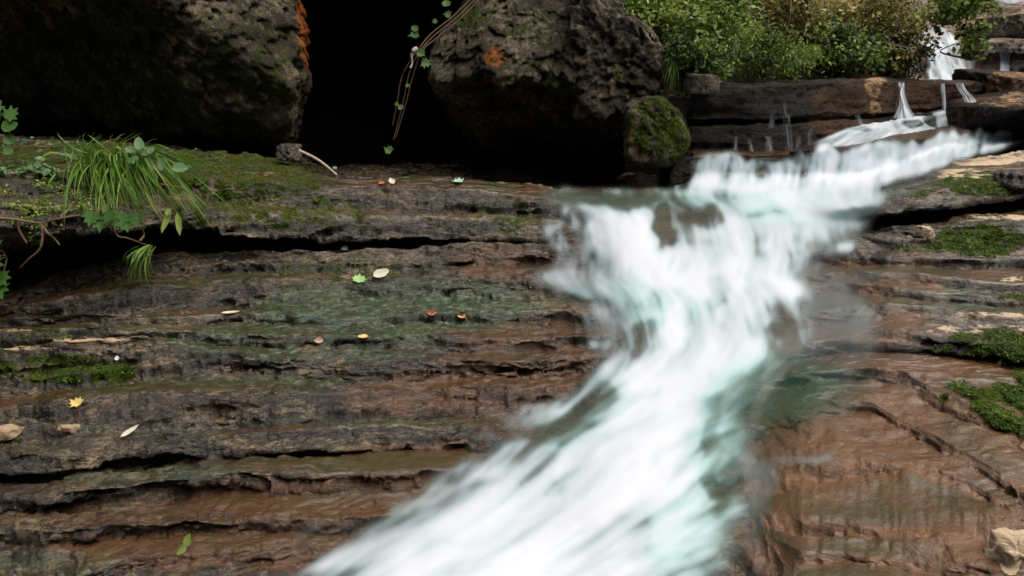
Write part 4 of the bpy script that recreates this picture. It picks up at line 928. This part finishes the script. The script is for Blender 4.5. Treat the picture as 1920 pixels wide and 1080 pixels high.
def flat_leaf(outline, size, p, n, ang, mat, name, label, cat='leaf', curl=.10, parent=None, group=None):
    """a fallen leaf: outline fan with a raised rib and curled rim, laid on the stone"""
    o2 = np.array(outline, float); o2 = o2*(1+rng.uniform(-.10, .10, (len(o2), 1))); m = len(o2); c = o2.mean(0); ring = c+(o2-c)*.5
    zz = lambda q: curl*(np.abs(q[:, 0])*1.5+((q[:, 1]-.5)**2)*1.0)
    top = np.concatenate([[c], ring, o2]); z = zz(top); Vt = np.column_stack([top, z]); Vb = Vt-np.array([0, 0, .02]); Vv = np.concatenate([Vt, Vb])*size
    fs = []; T_ = 1+2*m
    for i in range(m):
        j = (i+1) % m
        fs += [(0, 1+i, 1+j, 1+j), (1+i, 1+m+i, 1+m+j, 1+j)]
        fs += [(T_, T_+1+j, T_+1+i, T_+1+i), (T_+1+i, T_+1+j, T_+1+m+j, T_+1+m+i), (1+m+i, T_+1+m+i, T_+1+m+j, 1+m+j)]
    bm = bmesh.new(); vs = [bm.verts.new(v) for v in Vv]
    for f in fs:
        q = [vs[k] for k in dict.fromkeys(f)]
        try: bm.faces.new(q)
        except ValueError: pass
    me = bpy.data.meshes.new(name); bm.to_mesh(me); bm.free(); me.materials.append(mat)
    if 'tint' not in me.attributes:
        t = me.attributes.new('tint', 'FLOAT', 'POINT'); t.data.foreach_set('value', np.full(len(me.vertices), .75, np.float32))
    o = link(bpy.data.objects.new(name, me)); n = Vector(n); q = n.to_track_quat('Z', 'Y')
    mw = Matrix.Translation(Vector(p)+n*.010) @ q.to_matrix().to_4x4() @ Matrix.Rotation(ang, 4, 'Z')
    if parent: o.parent = parent; o.matrix_local = Matrix.Translation(-parent.location) @ mw
    else: o.matrix_world = mw; tag(o, label, cat, group)
    return o
OVAL = [(0, 0), (.2, .12), (.32, .35), (.3, .6), (.16, .85), (0, 1), (-.16, .85), (-.3, .6), (-.32, .35), (-.2, .12)]
SLIM = [(0, 0), (.08, .15), (.12, .4), (.1, .7), (0, 1), (-.1, .7), (-.12, .4), (-.08, .15)]
LOBE = [(0, 0), (.18, .05), (.48, .02), (.36, .22), (.62, .42), (.34, .5), (.38, .78), (.14, .72), (0, 1.05), (-.14, .72), (-.38, .78), (-.34, .5), (-.62, .42), (-.36, .22), (-.48, .02), (-.18, .05)]
ROUND = [(0, 0), (.3, .1), (.45, .35), (.42, .65), (.22, .9), (0, .95), (-.25, .88), (-.42, .6), (-.45, .3), (-.28, .08)]
def fallen(label, px, py, wpx, shape, mat, ang, face=.5, cat='leaf'):
    p, n = hit(px, py); d = (ORG-p).normalized(); n = (n*(1-face)+d*face+Vector((0, 0, .3))).normalized(); sz = .8*wpx*(p-ORG).length/FPX; face = .10+face*.4
    flat_leaf(shape, sz, p, n, ang, M[mat], 'fallen_leaf', label, cat, .22)
fallen('fallen orange leaf with a stalk, brightest on the green wet rock', 874, 598, 28, OVAL, 'orange', 1.1)
fallen('rusty brown leaf left of the orange one', 820, 586, 24, OVAL, 'rust', 1.7, .1)
fallen('bright lime green lobed leaf', 672, 534, 32, LOBE, 'lime', -.3, .3)
fallen('long cream leaf right above the lime green one', 700, 520, 38, OVAL, 'pale', -1.2, .2)
fallen('small yellow leaf lying flat below the rusty one', 690, 634, 24, OVAL, 'yellow', 1.5, .1)
fallen('pinkish brown leaf left of the small yellow leaf', 605, 640, 22, OVAL, 'pinkish', 1.4, .0)
fallen('thin white willow leaf on the dark rock', 415, 591, 40, SLIM, 'pale', -1.5, .2)
fallen('curled yellow leaf on the lower left ledge', 152, 762, 24, LOBE, 'yellow', .9, .3)
fallen('slender cream leaf lying below the curled yellow leaf', 226, 822, 44, SLIM, 'pale', -1.05, .3)
fallen('tiny white petal on the dark mossy ledge', 221, 677, 10, ROUND, 'white', 0, .5, 'petal')
fallen('reddish leaf on the rim of the big ledge', 722, 347, 18, OVAL, 'rust', 1.5, .2)
fallen('cream leaf on the rim of the big ledge', 738, 348, 22, OVAL, 'pale', .3, .3)
fallen('mint green leaf on the rim of the big ledge', 868, 345, 28, LOBE, 'mint', 1.2, .2)
fallen('tiny pale leaf in front of the black cave gap', 632, 318, 10, ROUND, 'mint', 1.2, .6)
fallen('small cream leaf under the big overhanging ledge', 652, 470, 16, ROUND, 'pale', 1.2, .3)
# two-leaf seedling low on the wet rock
p, n = hit(352, 1026); e = empty('seedling', p)
flat_leaf(OVAL, .04, p+Vector((0, -.01, .01)), (0, -.8, .5), -.3, M['grass'], 'leaf', None, parent=e); flat_leaf(OVAL, .035, p+Vector((0, -.01, .01)), (.3, -.8, .5), 2.2, M['grass'], 'leaf', None, parent=e)
tag(e, 'tiny green seedling growing at the bottom of the wet rock', 'seedling')
# pale stick
a, _ = hit(566, 292); b, _ = hit(632, 332)
tag(tubes('stick', [(spline([a+Vector((-.02, .02, .03)), (a+b)/2+Vector((0, 0, .035)), b+Vector((0, 0, .012))], 12), np.linspace(.011, .006, 12))], M['drift'], None, 8), 'pale bleached stick leaning from the stones to the ledge', 'stick')

# vines over the centre boulder
yv = 5.35
e = empty('hanging_vine', V(880, 0, yv+.15))
W = lambda pts, yy: [at(a, b, y) for (a, b), y in zip(pts, yy)]
for pts in ([(900, -20), (850, 30), (810, 62), (785, 92), (755, 140), (745, 190), (736, 235)], [(905, -15), (855, 34), (815, 66), (788, 95), (768, 135), (755, 195), (738, 262)], [(910, -12), (860, 38), (818, 72), (790, 98), (772, 150), (762, 190), (742, 258)]):
    n_ = len(pts); o = tubes('stem', [(spline(W(pts, [yv+.15, yv+.1, yv+.05]+[yv]*(n_-3)), 40), np.linspace(.0055, .003, 40))], M['vine'], e); off_parent(o, e)
for (a, b, s, an) in [(838, 14, .055, .2), (846, 30, .05, 1.4), (820, 40, .035, 2.), (785, 64, .065, 1.9), (775, 60, .05, -.6), (784, 98, .06, -2.2), (790, 118, .07, -1.8), (754, 206, .04, .6), (748, 195, .03, 2), (735, 286, .06, 1.), (765, 165, .03, 0)]:
    flat_leaf(LOBE, s, V(a, b, yv-.03), (.1*math.sin(an*3), -.9, .5), an, M['leaf_dark'], 'leaf', None, parent=e)
tag(e, 'bundle of thin reddish vines with lobed leaves hanging in front of the black cave', 'vine')
# pale scrap knotted on the vines
r = np.random.RandomState(5); pts = W([(783, 90), (775, 96), (772, 106), (773, 118), (770, 127)], [yv-.02]*5)
tag(tubes('white_scrap', [(spline(pts, 16), .011*(1+.5*np.sin(np.linspace(0, 7, 16)))*np.linspace(1.1, .5, 16))], M['white'], None, 8), 'small white scrap knotted round the hanging vines', 'scrap')

# roots and runners at the left
def root(label, paths, r0=.007, mat='root'):
    paths = [[(a, b, front(a, b, .05)) for a, b, _ in q] for q in paths]; p0 = V(*paths[0][0]); e = empty('root', p0)
    for k, pth in enumerate(paths):
        o = tubes('strand', [(spline([at(*q) for q in pth], 26)+0, np.linspace(r0, r0*.45, 26))], M[mat], e); off_parent(o, e)
    tag(e, label, 'root')
def front(px, py, gap=.05): return min(hit(min(max(px, 2), 1918), py+d)[0].y for d in (0, -30, -60, 25))-gap
yr = 0
root('bare brown root forking below the leafy left ledge', [[(-20, 408, yr), (30, 412, yr), (75, 418, yr-.03), (110, 410, yr), (150, 403, yr+.05)], [(76, 418, yr-.03), (80, 440, yr), (74, 468, yr), (55, 485, yr), (38, 502, yr)], [(78, 420, yr-.03), (90, 438, yr), (100, 446, yr), (112, 459, yr)], [(112, 408, yr), (130, 392, yr+.03), (148, 372, yr+.1)], [(32, 412, yr), (36, 432, yr), (50, 456, yr)]])
root('long thin root reaching down to the hanging grass clump', [[(190, 385, yr+.1), (205, 402, yr+.1), (218, 440, yr+.1), (240, 447, yr+.12), (285, 463, yr+.2)], [(262, 452, yr+.1), (270, 440, yr+.1), (264, 425, yr+.1)]], .006)
root('dry curved root tip right of the grass tuft', [[(300, 345, yr+.2), (335, 352, yr+.12), (362, 362, yr+.1), (388, 386, yr+.12)]], .005)
# lobed leaves below the tuft, herb, scattered leaves
def herb(label, leaves, y, mat, name='leafy_plant', cat='plant', shape=None):
    y = min(front(q[0], q[1], .07) for q in leaves); b = V(leaves[0][0], leaves[0][1], y); e = empty(name, b)
    for (a, c, s, an, *sh) in leaves:
        flat_leaf(sh[0] if sh else (shape or OVAL), s, V(a, c, y+rng.uniform(-.03, .03)), (rng.uniform(-.3, .3), -.85, .55), an, M[mat], 'leaf', None, parent=e)
        p0 = V(a, c, y); q = tubes('stem', [(spline([b+Vector((0, .03, -.02)), (b+p0)/2+Vector((0, .02, .0)), p0], 6), .0015)], M['vine'], e, 4); off_parent(q, e)
    return tag(e, label, cat)
herb('lobed dark green leaves hanging below the grass tuft', [(200, 385, .05, 3.), (178, 398, .075, 3.0, LOBE), (190, 405, .085, 3.3, LOBE), (232, 400, .09, 2.9, LOBE), (240, 408, .08, 3.4, LOBE), (262, 400, .07, 3.5, LOBE), (216, 398, .065, 2.7, LOBE)], 4.0, 'leaf_dark')
herb('pair of slim green leaves hanging right of the grass tuft', [(318, 392, .04, 3.), (320, 396, .13, 3.1, SLIM), (334, 400, .12, 3.4, SLIM), (322, 394, .12, 2.9, SLIM)], 4.1, 'grass')
herb('pale green seedling standing at the back of the mossy ledge', [(264, 292, .04, 0), (262, 284, .075, .0), (258, 286, .06, 1.2), (268, 290, .06, -1.3), (262, 296, .06, 2.2), (270, 300, .06, -2.2), (278, 290, .045, -.7), (322, 318, .08, -1.5), (308, 322, .07, .5), (302, 314, .05, 1.6)], 4.15, 'herb')
herb('dark lobed leaves at the upper left edge', [(4, 228, .10, 1.), (0, 215, .09, .8, LOBE), (12, 225, .08, -.7, LOBE), (6, 245, .08, -1., ROUND), (24, 272, .06, .5, ROUND), (26, 282, .045, 2., ROUND)], 4.5, 'leaf_dark')
herb('green leaves peeking in at the left edge below the ledge', [(4, 480, .08, 2.), (0, 488, .09, 2.4, LOBE), (6, 510, .08, 3.2, LOBE), (4, 530, .09, 3.0, LOBE), (0, 470, .09, 1.2, LOBE)], 3.6, 'leaf_dark')
def _cgap(): return -.05
def cover(label, regions, n, size, mat, seed, name='ground_cover', up=.6, lift=.015):
    r = np.random.RandomState(seed); pos = []; nor = []
    w = np.array([a*b for _, _, a, b in regions], float); w /= w.sum()
    for k in r.choice(len(regions), n, p=w):
        cx, cy, rx, ry = regions[k]; t = r.rand()*6.283; q = math.sqrt(r.rand()); p, nn = hit(cx+rx*q*math.cos(t), cy+ry*q*math.sin(t), 'LR')
        pos.append(p+nn*lift*r.rand()); nor.append(nn)
    pos = np.array(pos); nor = np.array(nor); d = r.normal(size=(n, 3)); d -= (d*nor).sum(1, keepdims=True)*nor*.7
    cl = vn2(pos[:, 0]*14, pos[:, 2]*22+pos[:, 1]*9, seed); k = cl > _cgap(); pos, nor, d, cl = pos[k], nor[k], d[k], cl[k]
    o = leaf_cloud(name, pos, d, nor*.8+r.normal(size=nor.shape)*.4+np.array([0, -.2, up]), size*r.uniform(.5, 1.4, len(pos)), M[mat], r.normal(.42, .22, len(pos))+.3*cl, None, 1.3)
    return tag(o, label, None, None, 'stuff')
cover('low round leaved creeper covering the ledge at the left edge', [(60, 290, 110, 22), (110, 320, 80, 20), (40, 320, 70, 18)], 420, .030, 'herb', 41, lift=.04)
cover('tiny leaved creeper hanging under the left ledge', [(80, 370, 110, 30), (30, 440, 60, 60), (100, 400, 90, 20)], 2600, .011, 'leaf', 42, lift=.03)
cover('short moss on the top of the big ledge', [(420, 325, 150, 26), (300, 290, 150, 14), (480, 380, 120, 18), (620, 370, 90, 10)], 5200, .008, 'moss', 43, name='moss', lift=.012)
cover('moss cushions on the left rock steps', [(130, 690, 130, 26), (60, 632, 80, 8), (10, 825, 30, 12), (640, 510, 120, 14)], 3600, .008, 'moss', 44, name='moss', lift=.010)
cover('thick green moss cushions on the right bank', [(1880, 760, 85, 44), (1830, 735, 70, 20), (1860, 645, 90, 24), (1905, 700, 40, 40), (1870, 805, 60, 16), (1790, 660, 60, 12)], 15000, .0075, 'moss', 45, name='moss', lift=.022)
cover('dark green moss on the right shelves', [(1840, 450, 90, 30), (1850, 345, 90, 20), (1740, 360, 80, 12), (1740, 465, 70, 8), (1900, 560, 30, 10)], 11000, .007, 'moss', 46, name='moss', lift=.010)
